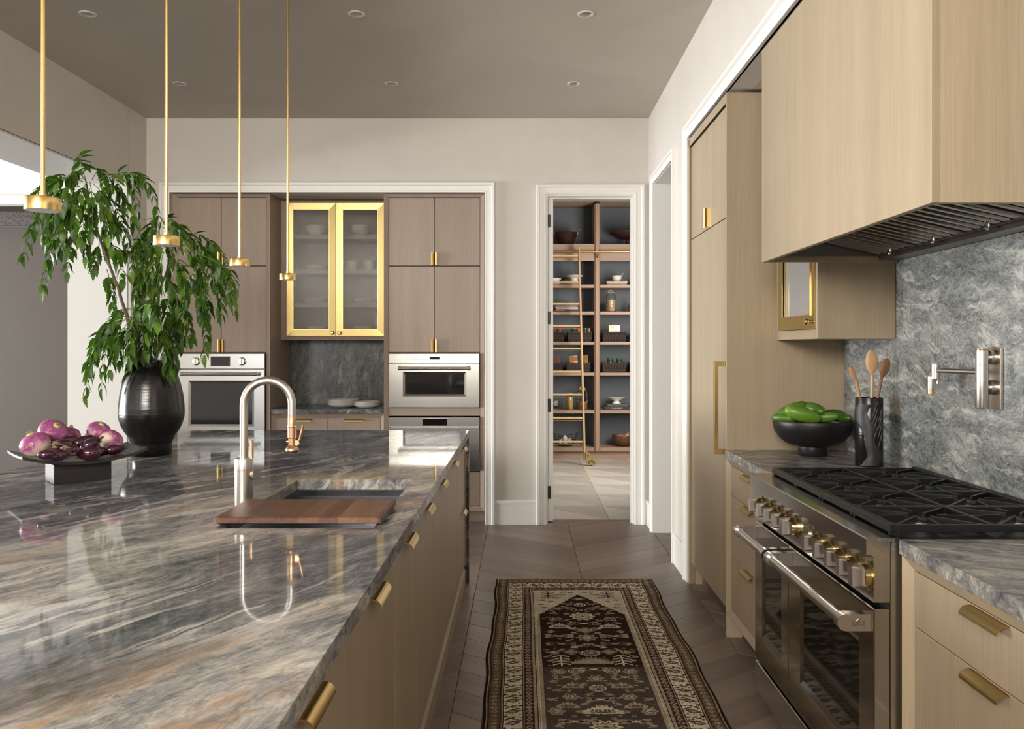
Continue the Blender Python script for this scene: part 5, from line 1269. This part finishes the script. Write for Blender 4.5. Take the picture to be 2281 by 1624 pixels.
def grain(name, lo, hi, sc):
    t = NT(name); v = t.n('TexVoronoi', {'Vector': t.obj(), 'Scale': sc}).outputs[0]
    return t.done(base=t.ramp(v, [(.1, hi), (.6, lo)]), rough=.7, normal=t.bump(v, .6, .006))
oats = grain('oats', (.30,.19,.10), (.62,.47,.31), 90); pasta = grain('pasta', (.34,.20,.05), (.60,.40,.13), 80); nuts = grain('nuts', (.22,.12,.045), (.48,.30,.12), 55)
woodlid = wood('jar_lid_wood', (.40,.26,.15), (.52,.36,.22), 'X')
jar(pxat(1360,11.06), 11.06, ZT[2]+.0005, .071, .27, oats, .155, 'loop', 'tall glass jar of oats with a looped wooden lid', woodlid)
jar(pxat(1407,11.06), 11.06, ZT[2]+.0005, .048, .125, nuts, .075, 'disc', 'small glass jar of nuts beside the jar of oats', woodlid)
jar(pxat(1268.5,11.06), 11.06, ZT[5]+.0005, .052, .22, pasta, .165, 'disc', 'straight glass jar of yellow pasta behind the ladder', woodlid)
jar(pxat(1297,11.08), 11.08, ZT[5]+.0005, .072, .29, nuts, .105, 'loop', 'wide glass jar with a looped lid, less than half full, behind the ladder upright', woodlid)
def tin(px, d, sh, r, top, cmat, lmat, label, group):
    t = thing('preserve_jar', label, 'jar', (pxat(px,d), d, ZT[sh]+.0135), 0, group); h = top
    mb = MB(); mb.lathe([(0,0),(r*.95,0),(r,.006),(r,h-.03),(r*.9,h-.022),(0,h-.022)], (0,0,0), 22); mb.build('glass', cmat, t, 50, True)
    mb = MB(); mb.lathe([(0,h-.021),(r*.98,h-.021),(r*.98,h-.003),(r*.9,h),(0,h)], (0,0,0), 22); mb.build('lid', lmat, t, 40, True)
red, grn, dgl, org = colmat('red_lid',(.30,.035,.02)), colmat('green_lid',(.02,.10,.03),.25), colmat('dark_glass',(.02,.035,.02),.15), colmat('orange_label',(.50,.12,.03))
GJ = 'jars standing in the pantry baskets'
for px, lab in ((1229,'red-lidded jar against the door edge'),(1246,'red-lidded jar in the basket behind the door')): tin(px,11.06,3,.036,.165,red,red,lab,GJ)
for px, lab in ((1279,'green-lidded jar in the basket, on the door side of the ladder upright'),(1303,'green-lidded jar in the basket, beyond the ladder upright')): tin(px,11.04,3,.036,.165,dgl,grn,lab,GJ)
for px, lab in ((1289,'slim orange jar beside the first green jar behind the ladder'),(1312,'slim orange jar at the end of the basket beyond the ladder')): tin(px,11.07,3,.020,.165,org,org,lab,GJ)
for px, lab in ((1359,'green-lidded jar, nearer the upright, in the basket below the yellow box'),(1379.5,'green-lidded jar, farther from the upright, in the basket below the yellow box')): tin(px,11.05,4,.042,.172,dgl,grn,lab,GJ)
tin(1412.5,11.05,4,.038,.165,colmat('brown_glass',(.04,.02,.012),.2),M['black'],'dark-lidded jar in the basket cut off by the door frame',GJ)
# yellow box with its printed sun
t = thing('carton', 'white and yellow carton printed with a sun, standing in a pantry basket', 'box', (pxat(1368,11.05), 11.05, ZT[3]+.0135), .06)
w2, zt_ = .074, PZ(724)-ZT[3]-.013
mb = MB(); mb.box(-w2, w2, -.03, .03, 0, zt_, .001); mb.build('box', colmat('carton_white',(.70,.64,.60)), t, None, True)
yel = colmat('print_yellow',(.72,.55,.03)); c = (-.028, zt_-.006)
mb = MB(); mb.prism([(c[0]+.033*math.cos(-PI*k/20), c[1]+.040*math.sin(-PI*k/20)) for k in range(21)], lambda u, v, h: (u, -.0302-h, v), 0, .0006)
mb.prism([(-.072,.10),(-.030,.10),(-.045,.06),(-.072,.06)], lambda u, v, h: (u, -.0302-h, v), 0, .0004); mb.prism([(.045,.085),(.072,.10),(.072,.06),(.02,.06)], lambda u, v, h: (u, -.0302-h, v), 0, .0004); mb.build('sun_print', yel, t, None, True)
mb = MB()
for k in range(13):
    a_ = -PI*(k+.5)/13; mb.box(c[0]+.055*math.cos(a_)-.002, c[0]+.055*math.cos(a_)+.002, -.0308, -.0302, c[1]+.062*math.sin(a_)-.002, c[1]+.062*math.sin(a_)+.002)
mb.build('dotted_ray', colmat('print_grey',(.08,.08,.09)), t, None, True, 'stuff')
# bags
def bag(px, d, sh, w_, h_, mat, label, rot=0):
    mb = MB(); R = []
    for z, kx, ky in ((0,.9,.9),(.02,1,1),(h_*.5,1.02,1.0),(h_*.8,1.0,.55),(h_*.92,.98,.10),(h_,1.0,.05)):
        R.append([(w_/2*kx*sx*(1 if abs(sy) > .5 else 1.03), .035*ky*sy, z+.004*math.sin(7*sx+z*90)) for sx, sy in ((-1,-1),(-.3,-1.15),(.4,-1.1),(1,-1),(1,1),(0,1.1),(-1,1))])
    mb.rings(R); o = mb.build('food_bag', mat, None, 40); o.location = (pxat(px,d), d, ZT[sh]+.0135); o.rotation_euler = (0,0,rot); return tag(o, label, 'bag', 'bags in the pantry baskets')
amber = NT('amber_film').done(base=(.25,.11,.025), rough=.25, spec=.6)
bag(1240,11.03,4,.10,.20,colmat('brown_packet',(.14,.06,.045),.35),'brown packet in the basket beside the open door')
bag(1277,11.04,4,.108,.20,amber,'amber bag slumped at the door side of the basket',.1); bag(1301,11.07,4,.10,.21,amber,'amber bag upright at the far side of the basket',-.05)
# tableware
bowl_dark = plain('dark_copper', (.075,.035,.028), .35, .7)
t = thing('preserving_pan', 'dark copper pan with two handles on the top pantry shelf', 'pan', (pxat(1261,11.1), 11.1, ZT[0]+.0005))
mb = MB(); mb.lathe([(0,0),(.085,0),(.092,.006),(.150,.155),(.154,.158),(.150,.160),(.145,.157),(.088,.012),(0,.010)], (0,0,0), 36); mb.build('body', bowl_dark, t, 50, True)
for s_ in (-1, 1):
    mb = MB(); mb.tube([(s_*.146,-.03,.145),(s_*.160,-.028,.175),(s_*.178,0,.195),(s_*.160,.028,.175),(s_*.146,.03,.145)], .006, 8); mb.ball((s_*.180,0,.198), .011, n=8, m=6); mb.build('handle', M['copper'], t, 50, True)
t = thing('pedestal_dish', 'wide dark copper dish on a beaded stem, top pantry shelf', 'dish', (pxat(1397,11.07), 11.07, ZT[0]+.0005))
mb = MB(); mb.lathe([(0,0),(.06,0),(.062,.006),(.03,.014),(.012,.020),(.026,.034),(.028,.044),(.012,.060),(.03,.072),(.10,.080),(.17,.110),(.236,.150),(.239,.158),(.229,.160),(.16,.122),(.08,.094),(0,.090)], (0,0,0), 44); mb.build('dish', bowl_dark, t, 50, True)
CS = lathe_mesh('cake_stand_mesh', [(0,0),(.068,0),(.075,.006),(.060,.022),(.050,.050),(.052,.085),(.075,.100),(.108,.112),(.115,.125),(.113,.128),(0,.118)], plain('blush_china', (.52,.44,.42), .35))
inst(CS, 'cake_stand', 'blush white cake stand behind the top of the ladder', 'cake stand', (pxat(1279,11.08), 11.08, ZT[1]+.0005))
inst(CB, 'bowl', 'white bowl upside of a low stack behind the open pantry door edge', 'bowl', (pxat(1236,11.06), 11.06, ZT[1]+.035), None, (1.0,1.0,.9)); inst(LP, 'plate', 'white plate under the bowl at the open pantry door edge', 'plate', (pxat(1236,11.06), 11.06, ZT[1]+.0005), None, (.8,.8,1.6))
def book(x, y, z, w_, d_, h_, rot, mat, label, title=None, tcol=(.6,.58,.5), cat='book'):
    t = thing('book', label, cat, (x,y,z), rot)
    mb = MB(); mb.box(-w_/2, w_/2, -d_/2, d_/2, 0, .003); mb.box(-w_/2, w_/2, -d_/2, d_/2, h_-.003, h_); mb.box(-w_/2, w_/2, -d_/2, -d_/2+.004, .003, h_-.003); mb.build('cover', mat, t, None, True)
    mb = MB(); mb.box(-w_/2+.004, w_/2-.004, -d_/2+.0042, d_/2-.004, .0032, h_-.0032); mb.build('pages', colmat('paper',(.62,.56,.46),.7), t, None, True)
    if title:
        fc = bpy.data.curves.new('spine_title', 'FONT'); fc.body = title; fc.size = h_*.62; fc.align_x = 'CENTER'; fc.align_y = 'CENTER'; fc.extrude = .0004
        o = bpy.data.objects.new('spine_title', fc); COL.objects.link(o); o.parent = t; o.location = (0, -d_/2-.0005, h_/2); o.rotation_euler = (PI/2,0,0); fc.materials.append(colmat('title_%d' % int(tcol[0]*100), tcol))
        bpy.context.view_layer.update(); me = bpy.data.meshes.new_from_object(o.evaluated_get(bpy.context.evaluated_depsgraph_get())); o2 = bpy.data.objects.new('spine_lettering', me); COL.objects.link(o2); o2.parent = t; o2.location = o.location; o2.rotation_euler = o.rotation_euler; bpy.data.objects.remove(o)
    return t
x = pxat(1375,10.98)
book(x+.002, 11.12, ZT[5]+.0005, .305, .22, .042, .0, colmat('book_black',(.022,.015,.015)), 'black cookbook titled in white, beneath the green one and the footed dish', 'CHOCOLAT', (.62,.6,.55))
book(x+.006, 11.12, ZT[5]+.0430, .255, .20, .030, .02, colmat('book_olive',(.07,.07,.04)), 'olive book on the black cookbook, under the white footed dish', 'FARMHOUSE' if False else None)
FD = lathe_mesh('footed_dish_mesh', [(0,0),(.055,0),(.058,.006),(.040,.022),(.036,.034),(.070,.058),(.112,.080),(.114,.084),(.108,.085),(.06,.064),(0,.056)], M['dish'])
inst(FD, 'footed_dish', 'white footed dish on two dark books', 'dish', (x+.004, 11.12, ZT[5]+.0735))
x = pxat(1374,11.0)
book(x, 11.08, ZT[1]+.0005, .255, .19, .022, 0, colmat('board_grey',(.16,.11,.09)), 'dark lower board or book under the mortar', None); book(x+.002, 11.08, ZT[1]+.0230, .265, .19, .026, 0, colmat('board_tan',(.46,.29,.19)), 'tan upper board or book under the mortar', None)
t = thing('mortar', 'cream mortar with a pestle on two thin books', 'mortar', (pxat(1374,11.08), 11.08, ZT[1]+.0495))
mb = MB(); mb.lathe([(0,0),(.038,0),(.042,.004),(.058,.035),(.063,.070),(.065,.074),(.060,.075),(.05,.04),(.03,.015),(0,.012)], (0,0,0), 32); mb.build('bowl', M['bone'], t, 50, True)
mb = MB(); mb.tube([(.02,0,.03),(.06,0,.082),(.085,0,.105)], [.010,.006,.008], 10); mb.build('pestle', woodlid, t, 50, True)
x = pxat(1262,11.0)
book(x, 11.1, ZT[2]+.0005, .30, .22, .030, 0, colmat('book_maroon',(.05,.018,.012)), 'dark maroon cookbook at the bottom of the stack behind the ladder', None)
mb = MB()
for k in range(7): mb.box(x-.14+.017*k, x-.128+.017*k, 10.9892, 10.9899, ZT[2]+.0105, ZT[2]+.0185)
o_ = mb.build('spine_letters', colmat('title_gold',(.45,.30,.12)), bpy.data.objects[[o.name for o in bpy.data.objects if o.get('label','').startswith('dark maroon')][0]], None, False, 'stuff')
book(x+.005, 11.1, ZT[2]+.0310, .285, .21, .018, .01, colmat('book_pale',(.40,.36,.30)), 'pale book in the middle of the stack behind the ladder'); book(x-.002, 11.1, ZT[2]+.0495, .29, .21, .016, 0, colmat('book_pink',(.36,.24,.24)), 'pinkish book, third up in the stack behind the ladder')
book(x+.004, 11.1, ZT[2]+.0660, .27, .2, .020, .02, colmat('book_khaki',(.16,.14,.09)), 'khaki book on top of the stack behind the ladder')
inst(lathe_mesh('platter_mesh', plateprof(.115,.022), M['bone']), 'platter', 'off-white platter lying on the book stack behind the ladder', 'plate', (pxat(1266,11.1), 11.1, ZT[2]+.0865))
inst(CUP, 'cup', 'white cup just showing at the door frame, beside the mortar', 'cup', (pxat(1419,11.05), 11.05, ZT[1]+.0005)); inst(CB, 'bowl', 'white bowl just showing at the door frame, above the onion bowl', 'bowl', (pxat(1424,11.08), 11.08, ZT[5]+.0005), None, (1,1,1.8))
# wire bowl of garlic, wooden bowl of onions
t = thing('wire_bowl', 'black wire bowl of garlic on the lowest pantry shelf behind the ladder', 'bowl', (pxat(1259,11.14), 11.14, ZT[6]+.0005))
mb = MB(); pts = lambda th, u: ((.09+.075*u**.7)*math.cos(th)*1.02, (.09+.075*u**.7)*math.sin(th)*.9, .004+u*(.115+.045*abs(math.cos(th))**2))
for k in range(40):
    th = 2*PI*k/40; mb.tube([pts(th, u/6) for u in range(7)], .0022, 4)
for u in (0, .5, 1.0): mb.tube([pts(2*PI*k/40, u) for k in range(40)], .0035, 5, True, True)
mb.build('wires', M['black'], t, 60, True); mb = MB(); mb.lathe([(0,.001),(.094,.001),(.094,.006),(0,.006)], (0,0,0), 30); mb.build('base', M['black'], t, 40, True)
mb = MB(); mb.lathe([(0,-.030),(.02,-.029),(.034,-.012),(.036,.004),(.026,.022),(.010,.032),(.006,.045),(0,.046)], (0,0,0), 18); g_ = mb.build('garlic', colmat('garlic_skin',(.58,.53,.46),.6), None, 180); gm = g_.data; bpy.data.objects.remove(g_)
bx, by, bz_ = pxat(1259,11.14), 11.14, ZT[6]
for dx, dy, dz, lab in ((-.075,-.01,.045,'garlic bulb at the door side of the wire bowl'),(0,-.045,.045,'garlic bulb low in the middle of the wire bowl'),(.06,-.03,.060,'garlic bulb leaning to the ladder upright in the wire bowl'),(-.005,-.0,.092,'garlic bulb on top in the wire bowl'),(.07,.03,.05,'garlic bulb at the back of the wire bowl'),(-.03,.055,.045,'garlic bulb deep at the back of the wire bowl')):
    inst(gm, 'garlic_bulb', lab, 'garlic', (bx+dx*.8, by+dy*.8, bz_+dz+.004), 'garlic in the wire bowl', .98, (.3*dx/.07, .5*dy/.04, dx*20))
brown = wood('turned_acacia', (.07,.030,.012), (.17,.080,.034), 'X', .35, 30)
x, y = pxat(1388.5,11.12), 11.12
mb = MB(); mb.lathe([(0,0),(.068,0),(.10,.018),(.132,.060),(.146,.110),(.149,.142),(.147,.145),(.140,.144),(.125,.075),(.09,.035),(0,.026)], (x,y,ZT[6]+.0005), 40); one(mb, 'wooden_bowl', brown, 'dark turned wooden bowl of onions on the lowest pantry shelf', 'bowl', (x,y,ZT[6]+.0005), 50)
mb = MB(); mb.lathe([(0,-.034),(.018,-.030),(.036,-.010),(.038,.006),(.026,.024),(.010,.034),(.004,.052),(0,.053)], (0,0,0), 20); g_ = mb.build('onion', fruitmat('onion_skin', (.30,.10,.045), (.50,.22,.12), 30), None, 180); om = g_.data; bpy.data.objects.remove(g_)
for dx, dy, dz, lab in ((-.075,-.01,.108,'onion at the door side of the wooden bowl'),(.0,-.055,.108,'onion low in front in the wooden bowl'),(.045,-.02,.135,'topmost onion in the wooden bowl with its dry neck up'),(.085,.02,.108,'onion at the far side of the wooden bowl'),(-.02,.05,.110,'onion at the back of the wooden bowl'),(-.01,-.0,.075,'onion buried in the wooden bowl')):
    inst(om, 'onion', lab, 'onion', (x+dx, y+dy, ZT[6]+dz), 'onions in the wooden bowl', 1.0, (.6*dx/.07, .6*dy/.05, dx*30))

# ================================================================== rug, knot by knot
RX0, RX1, RYF, RYN, KN = -.166, .795, 5.30, 2.60, .004
NW, NL = int((RX1-RX0)/KN), int((RYF-RYN)/KN)
DK, BR, MID, TAN_, CRM, MAU = (np.array(c) for c in ((.024,.013,.009),(.125,.088,.056),(.075,.050,.034),(.34,.275,.195),(.60,.52,.40),(.095,.072,.062)))
img = np.zeros((NL, NW, 3)); rng = np.random.default_rng(4)
vv, uu = np.mgrid[0:NL, 0:NW]; um = np.minimum(uu, NW-1-uu)           # mirrored about the long axis
def put(mask, c): img[mask] = c
e = np.minimum(um, vv)                                                # distance from the nearest woven edge
put(e >= 0, DK); put(um >= 3, BR)
# outer guard: pale lines, little lozenges
def band(lo, hi, d, al, ground, motif):
    m = (d >= lo) & (d < hi); put(m, ground)
    motif(m, d-lo, hi-lo, al)
def guard(m, x, w_, al):
    put(m & ((x < 1) | (x >= w_-1)), TAN_); put(m & ((x == 2) | (x == w_-3)), DK)
    c = np.abs(x-(w_-1)/2.0); p = np.abs((al % 9)-4)
    put(m & (c+p < 4) & (c+p > 1.5), TAN_); put(m & (c+p < 1), DK); put(m & (c > 3.5) & (c < 4.6) & (al % 9 < 1), DK)
def mainb(m, x, w_, al):
    put(m & ((x < 1) | (x >= w_-1)), DK)
    q = al % 26; c = x-(w_-1)/2.0; p = q-13
    put(m & (np.abs(c)*.75+np.abs(p+.25*c)*1.25 < 6.4), BR); put(m & (np.abs(c)*.75+np.abs(p+.25*c)*1.25 < 2.6), TAN_); put(m & (np.abs(np.abs(c)*.75+np.abs(p+.25*c)*1.25-6.4) < .7), DK)
    for s_ in (-1, 1):                                                 # angular vine with hooks
        put(m & (np.abs(q-(3+s_*1.0+.45*s_*c)) < .8) & (np.abs(c) < w_*.40), DK)
        put(m & (np.hypot(c-s_*w_*.36, (q-(0 if s_ > 0 else 24))) < 2.0), DK)
    put(m & (np.abs(c) > 5) & (np.abs(c) < 7.6) & (np.abs(np.abs(p)-6.5) < 1.2), BR); put(m & (np.abs(c) < 2) & ((q < 2) | (q > 24)), BR)
B0, B1, B2, B3, B4 = 3, 20, 41, 53, 63
fld = (um >= B4) & (vv >= 62)
T0, T1, T2, T3 = 2, 26, 50, 64                                         # bands of the woven end
side = um < vv*1.0+1e9
for lo, hi, tl, th, g, f in ((B0,B1,T0,T1,BR,guard),(B1,B2,T1,T2,CRM,mainb),(B2,B3,T2,T3,MID,guard)):
    m_side = (um >= lo) & (um < hi) & (vv >= tl); put(m_side, g); f(m_side, um-lo, hi-lo, vv)
    m_top = (vv >= tl) & (vv < th) & (um >= hi); put(m_top, g); f(m_top, vv-tl, th-tl, np.abs(uu-NW//2)+3)
inside = (um >= B3) & (vv >= T3)
put(inside, CRM*.8); put(inside & (um >= B3) & (um < B3+2), TAN_); put(inside & (um == B3+2), DK)
# prayer arch, stepped
cx = (NW-1)/2.0; du = np.abs(uu-cx); hw = NW/2-B4-1
arch = 92+np.floor(du/5)*5*(88/hw); ground = inside & (vv >= arch) & (um >= B4)
zig = (um >= B3+4) & (um < B4+4) & inside & (vv > 180)
field = ground | (zig & (um-B4 > 3-np.abs((vv % 8)-4)))
put(inside & (vv >= arch-2.5) & (vv < arch) & ((du.astype(int) % 5) < 3), DK)
put(field, DK*1.2); fade = np.clip((vv-362)/6.0, 0, 1)[..., None]
img = np.where(field[..., None], DK*1.2*(1-fade)+MAU*fade*.85, img)
put(zig & ~field, TAN_); put(zig & ~field & (um == B3+5), CRM)
# spandrel: trees and small signs
def tree(cu, cv, h_, w_, col, col2, mask):
    for s_ in (-1, 1):
        a = np.abs(uu-(cx+s_*cu)); b = vv-cv
        put(mask & (a < 1.0) & (b >= 0) & (b < h_), col)
        for k in range(4):
            r_ = b-(k*h_/4.2)-a*.55; put(mask & (np.abs(r_) < 1.6) & (a < w_) & (b >= 0), col2); put(mask & (np.abs(r_) < .7) & (a < w_) & (b >= 0), col)
SP = inside & ~field & (vv < arch-4) & (um > B3+4)
tree(43, 70, 34, 10, DK, BR, SP)
for cu, cv in ((20,74),(28,86),(10,76),(31,100),(52,112),(40,118),(54,132),(20,84),(50,146)):
    for s_ in (-1, 1):
        a, b = uu-(cx+s_*cu), vv-cv; put(SP & (np.abs(a)+1.5*np.abs(b) < 6) & (np.abs(a)+1.5*np.abs(b) > 3), BR); put(SP & (np.abs(b) < 1) & (np.abs(a) < 5), MID)
# field motifs
def rosette(cu, cv, r_, n_, c1, c2, c3, sy=1.0):
    for s_ in ((-1, 1) if cu else (1,)):
        a, b = uu-(cx+s_*cu), (vv-cv)*sy; rr = np.hypot(a, b); th = np.arctan2(b, a); R_ = r_*(1+.16*np.cos(n_*th))
        put(field & (rr < R_), c1); put(field & (rr < R_*.68) & (rr > R_*.52), c2); put(field & (rr < R_*.42), c3); put(field & (rr < R_*.16), c2)
def octagon(cu, cv, r_, c1):
    for s_ in ((-1, 1) if cu else (1,)):
        a, b = np.abs(uu-(cx+s_*cu)), np.abs(vv-cv)*1.1; o_ = np.maximum(np.maximum(a, b), (a+b)*.72)
        put(field & (o_ < r_) & (o_ > r_-1.6), c1); put(field & (o_ < r_-3.2) & (o_ > r_-4.6), TAN_); put(field & ((a+b*1.6) < r_*.55) & ((a+b*1.6) > r_*.3), c1)
def palm(cu, cv, w_, h_, c1, c2):
    for s_ in ((-1, 1) if cu else (1,)):
        a, b = uu-(cx+s_*cu), vv-cv; pr = h_*(1-np.abs(a/w_)**1.6)*(1+.22*np.cos(a*1.3)); put(field & (b < h_*.25) & (b > -pr*.8) & (np.abs(a) < w_), c1)
        put(field & (np.abs(a) < w_*.55) & (b < h_*.12) & (b > -pr*.42), c2); put(field & (np.abs(a-b*.0) % 4 < .9) & (np.abs(a) < w_*.5) & (b < 0) & (b > -pr*.6), c1)
def fish(cu, cv, w_, c1, c2):
    for s_ in ((-1, 1) if cu else (1,)):
        a, b = np.abs(uu-(cx+s_*cu)), np.abs(vv-cv); put(field & (a < w_) & (b < 2.2+a*.28) & (b > a*.16-1), c1); put(field & (a < w_*.6) & (a > w_*.3) & (b < 3), DK*1.5); put(field & (a+b*1.4 < w_*.24), c2); put(field & (a > w_*.8) & (a < w_) & (b > 2) & (b < 6), c1)
def bits(cu, cv, c1):
    for s_ in ((-1, 1) if cu else (1,)):
        a, b = s_*(uu-(cx+s_*cu)), vv-cv; put(field & (np.abs(b-.4*a) < 1.3) & (np.abs(a) < 5), c1); put(field & (np.abs(b+.5*a-3) < 1.1) & (np.abs(a) < 4), c1); put(field & (np.abs(b-3.2) < 1) & (np.abs(a-2) < 2.4), c1)
T2_ = TAN_*.85; v0 = 100
rosette(0, 108, 9, 6, BR, TAN_, CRM*.8, 1.3); octagon(0, 134, 8, CRM); bits(15, 130, TAN_); bits(22, 140, T2_); rosette(31, 152, 7, 5, BR, TAN_, T2_); rosette(14, 152, 6, 5, T2_, DK, BR); fish(0, 158, 8, T2_, CRM); rosette(0, 184, 15, 10, CRM*.85, BR, TAN_); bits(20, 172, TAN_); bits(40, 170, TAN_); octagon(36, 196, 8.5, TAN_); bits(22, 200, T2_)
fish(0, 213, 19, T2_, CRM); palm(32, 228, 14, 16, CRM*.8, BR); bits(44, 212, TAN_); rosette(0, 240, 11, 4, BR, TAN_, T2_); bits(16, 232, CRM*.8); bits(14, 248, TAN_); rosette(0, 268, 12, 8, T2_, BR, CRM*.8); fish(34, 262, 18, TAN_, CRM); rosette(44, 246, 5, 6, BR, TAN_, T2_); bits(22, 276, TAN_); fish(32, 290, 17, BR, TAN_)
palm(0, 298, 13, 12, T2_, DK*1.5); bits(17, 300, CRM*.8); octagon(0, 322, 11, CRM); rosette(22, 318, 9, 4, BR, TAN_, T2_); rosette(42, 318, 6, 8, TAN_, BR, CRM*.8); bits(33, 310, TAN_); tree(35, 328, 34, 10, CRM, TAN_, field); palm(0, 352, 24, 20, T2_, TAN_); bits(46, 342, TAN_); bits(14, 340, BR); bits(50, 330, T2_)
rng_list = [(0,372,'f'),(20,376,'o'),(40,378,'r'),(0,398,'r'),(32,394,'f'),(14,412,'b'),(46,404,'b'),(0,424,'o'),(26,420,'p'),(44,428,'b'),(10,438,'b'),(30,446,'r'),(0,452,'f'),(48,452,'b'),(16,462,'b'),(34,470,'p'),(0,482,'P'),(22,480,'b'),(46,482,'r'),(12,500,'b'),(30,504,'f'),(0,516,'R'),(44,512,'b'),(22,526,'b'),(36,534,'o'),(0,546,'f'),(16,552,'b'),(48,548,'b'),(28,562,'p'),(0,578,'o'),(44,572,'r'),(14,588,'b'),(32,594,'f'),(0,606,'P'),(22,614,'b'),(44,612,'b'),(34,628,'r'),(0,634,'f'),(12,648,'b'),(46,648,'b'),(26,656,'o'),(0,664,'r')]
for cu, cv, k in rng_list:
    {'f': lambda: fish(cu, cv, 15, T2_, CRM), 'o': lambda: octagon(cu, cv, 9, CRM), 'r': lambda: rosette(cu, cv, 8, 6, TAN_, BR, CRM*.8), 'R': lambda: rosette(cu, cv, 14, 10, CRM*.9, BR, TAN_), 'p': lambda: palm(cu, cv, 12, 13, TAN_, BR), 'P': lambda: palm(cu, cv, 21, 18, CRM, BR), 'b': lambda: bits(cu, cv, TAN_)}[k]()
for _ in range(150):
    cu, cv = rng.integers(3, 54), rng.integers(100, NL-8); s_ = rng.integers(0, 3)
    for q in (-1, 1):
        m = field & (np.abs(uu-(cx+q*cu)) < 1.6) & (np.abs(vv-cv) < 1.2)
        if s_ == 0: m |= field & (np.abs(uu-(cx+q*cu)) < 3.2) & (np.abs(vv-cv) < .8)
        put(m, (T2_, BR, TAN_)[s_])
img *= (1+.16*rng.standard_normal((NL, NW, 1))); img *= (1+.10*np.sin(np.arange(NL)/9.0)+.06*rng.standard_normal(NL))[:, None, None]
img = np.clip(img, .004, .7)
rt_ = thing('runner_rug', 'worn brown and cream woven runner rug with a stepped arch', 'rug', ((RX0+RX1)/2, (RYF+RYN)/2, 0))
ox, oy = (RX0+RX1)/2, (RYF+RYN)/2
gx = np.linspace(RX0, RX1, NW+1); gy = np.linspace(RYF, RYN, NL+1); GX, GY = np.meshgrid(gx, gy)
edge = np.abs((GX-(RX0+RX1)/2)/((RX1-RX0)/2))
wob = .006*np.sin(GY*5.1)+.004*np.sin(GY*12.7+1)
GXw = GX+wob*np.sign(GX-ox)*edge**3; GYw = GY+.004*np.sin(GX*21)*np.clip((GY-RYF+.3)/.3, 0, 1)
GZ = .0085+.0008*rng.standard_normal(GX.shape)+.0015*np.sin(GX*14)*np.sin(GY*6); GZ = np.where((edge > .995) | (GY > RYF-.006), .004, GZ)
co = np.stack([GXw-ox, GYw-oy, GZ], -1).reshape(-1, 3)
idx = np.arange((NL+1)*(NW+1)).reshape(NL+1, NW+1); quads = np.stack([idx[:-1,:-1], idx[1:,:-1], idx[1:,1:], idx[:-1,1:]], -1).reshape(-1, 4)
me = bpy.data.meshes.new('pile'); nq = len(quads)
me.vertices.add(len(co)); me.vertices.foreach_set('co', co.ravel().astype(np.float32)); me.loops.add(nq*4); me.loops.foreach_set('vertex_index', quads.ravel().astype(np.int32))
me.polygons.add(nq); me.polygons.foreach_set('loop_start', np.arange(0, nq*4, 4, dtype=np.int32)); me.update(calc_edges=True)
at = me.color_attributes.new('knots', 'FLOAT_COLOR', 'CORNER')
cols = np.ones((nq, 4, 4), np.float32); cols[:, :, :3] = img.reshape(-1, 1, 3); at.data.foreach_set('color', cols.ravel())
tm = NT('woven_wool'); ca = tm.n('VertexColor'); ca.layer_name = 'knots'
me.materials.append(tm.done(base=ca.outputs[0], rough=.95, spec=.05))
o = bpy.data.objects.new('pile', me); COL.objects.link(o); o.parent = rt_
mb = MB(); mb.box(RX0+.004, RX1-.004, RYN+.004, RYF-.006, .0008, .0035); mb.build('backing', plain('rug_backing', (.06,.04,.03), .95), rt_)
mb = MB(); rs = random.Random(9)
for k in range(240):
    x = RX0+.006+(RX1-RX0-.012)*(k+rs.random())/240; y = RYF-.002+.004*math.sin(x*21); l = rs.uniform(.006,.022)
    mb.tube([(x,y,.004),(x+rs.gauss(0,.002),y+l*.5,.0035),(x+rs.gauss(0,.004),y+l,.0018)], .0014, 4)
mb.build('fringe', plain('cotton_fringe', (.46,.41,.35), .9), rt_, None, False, 'stuff')
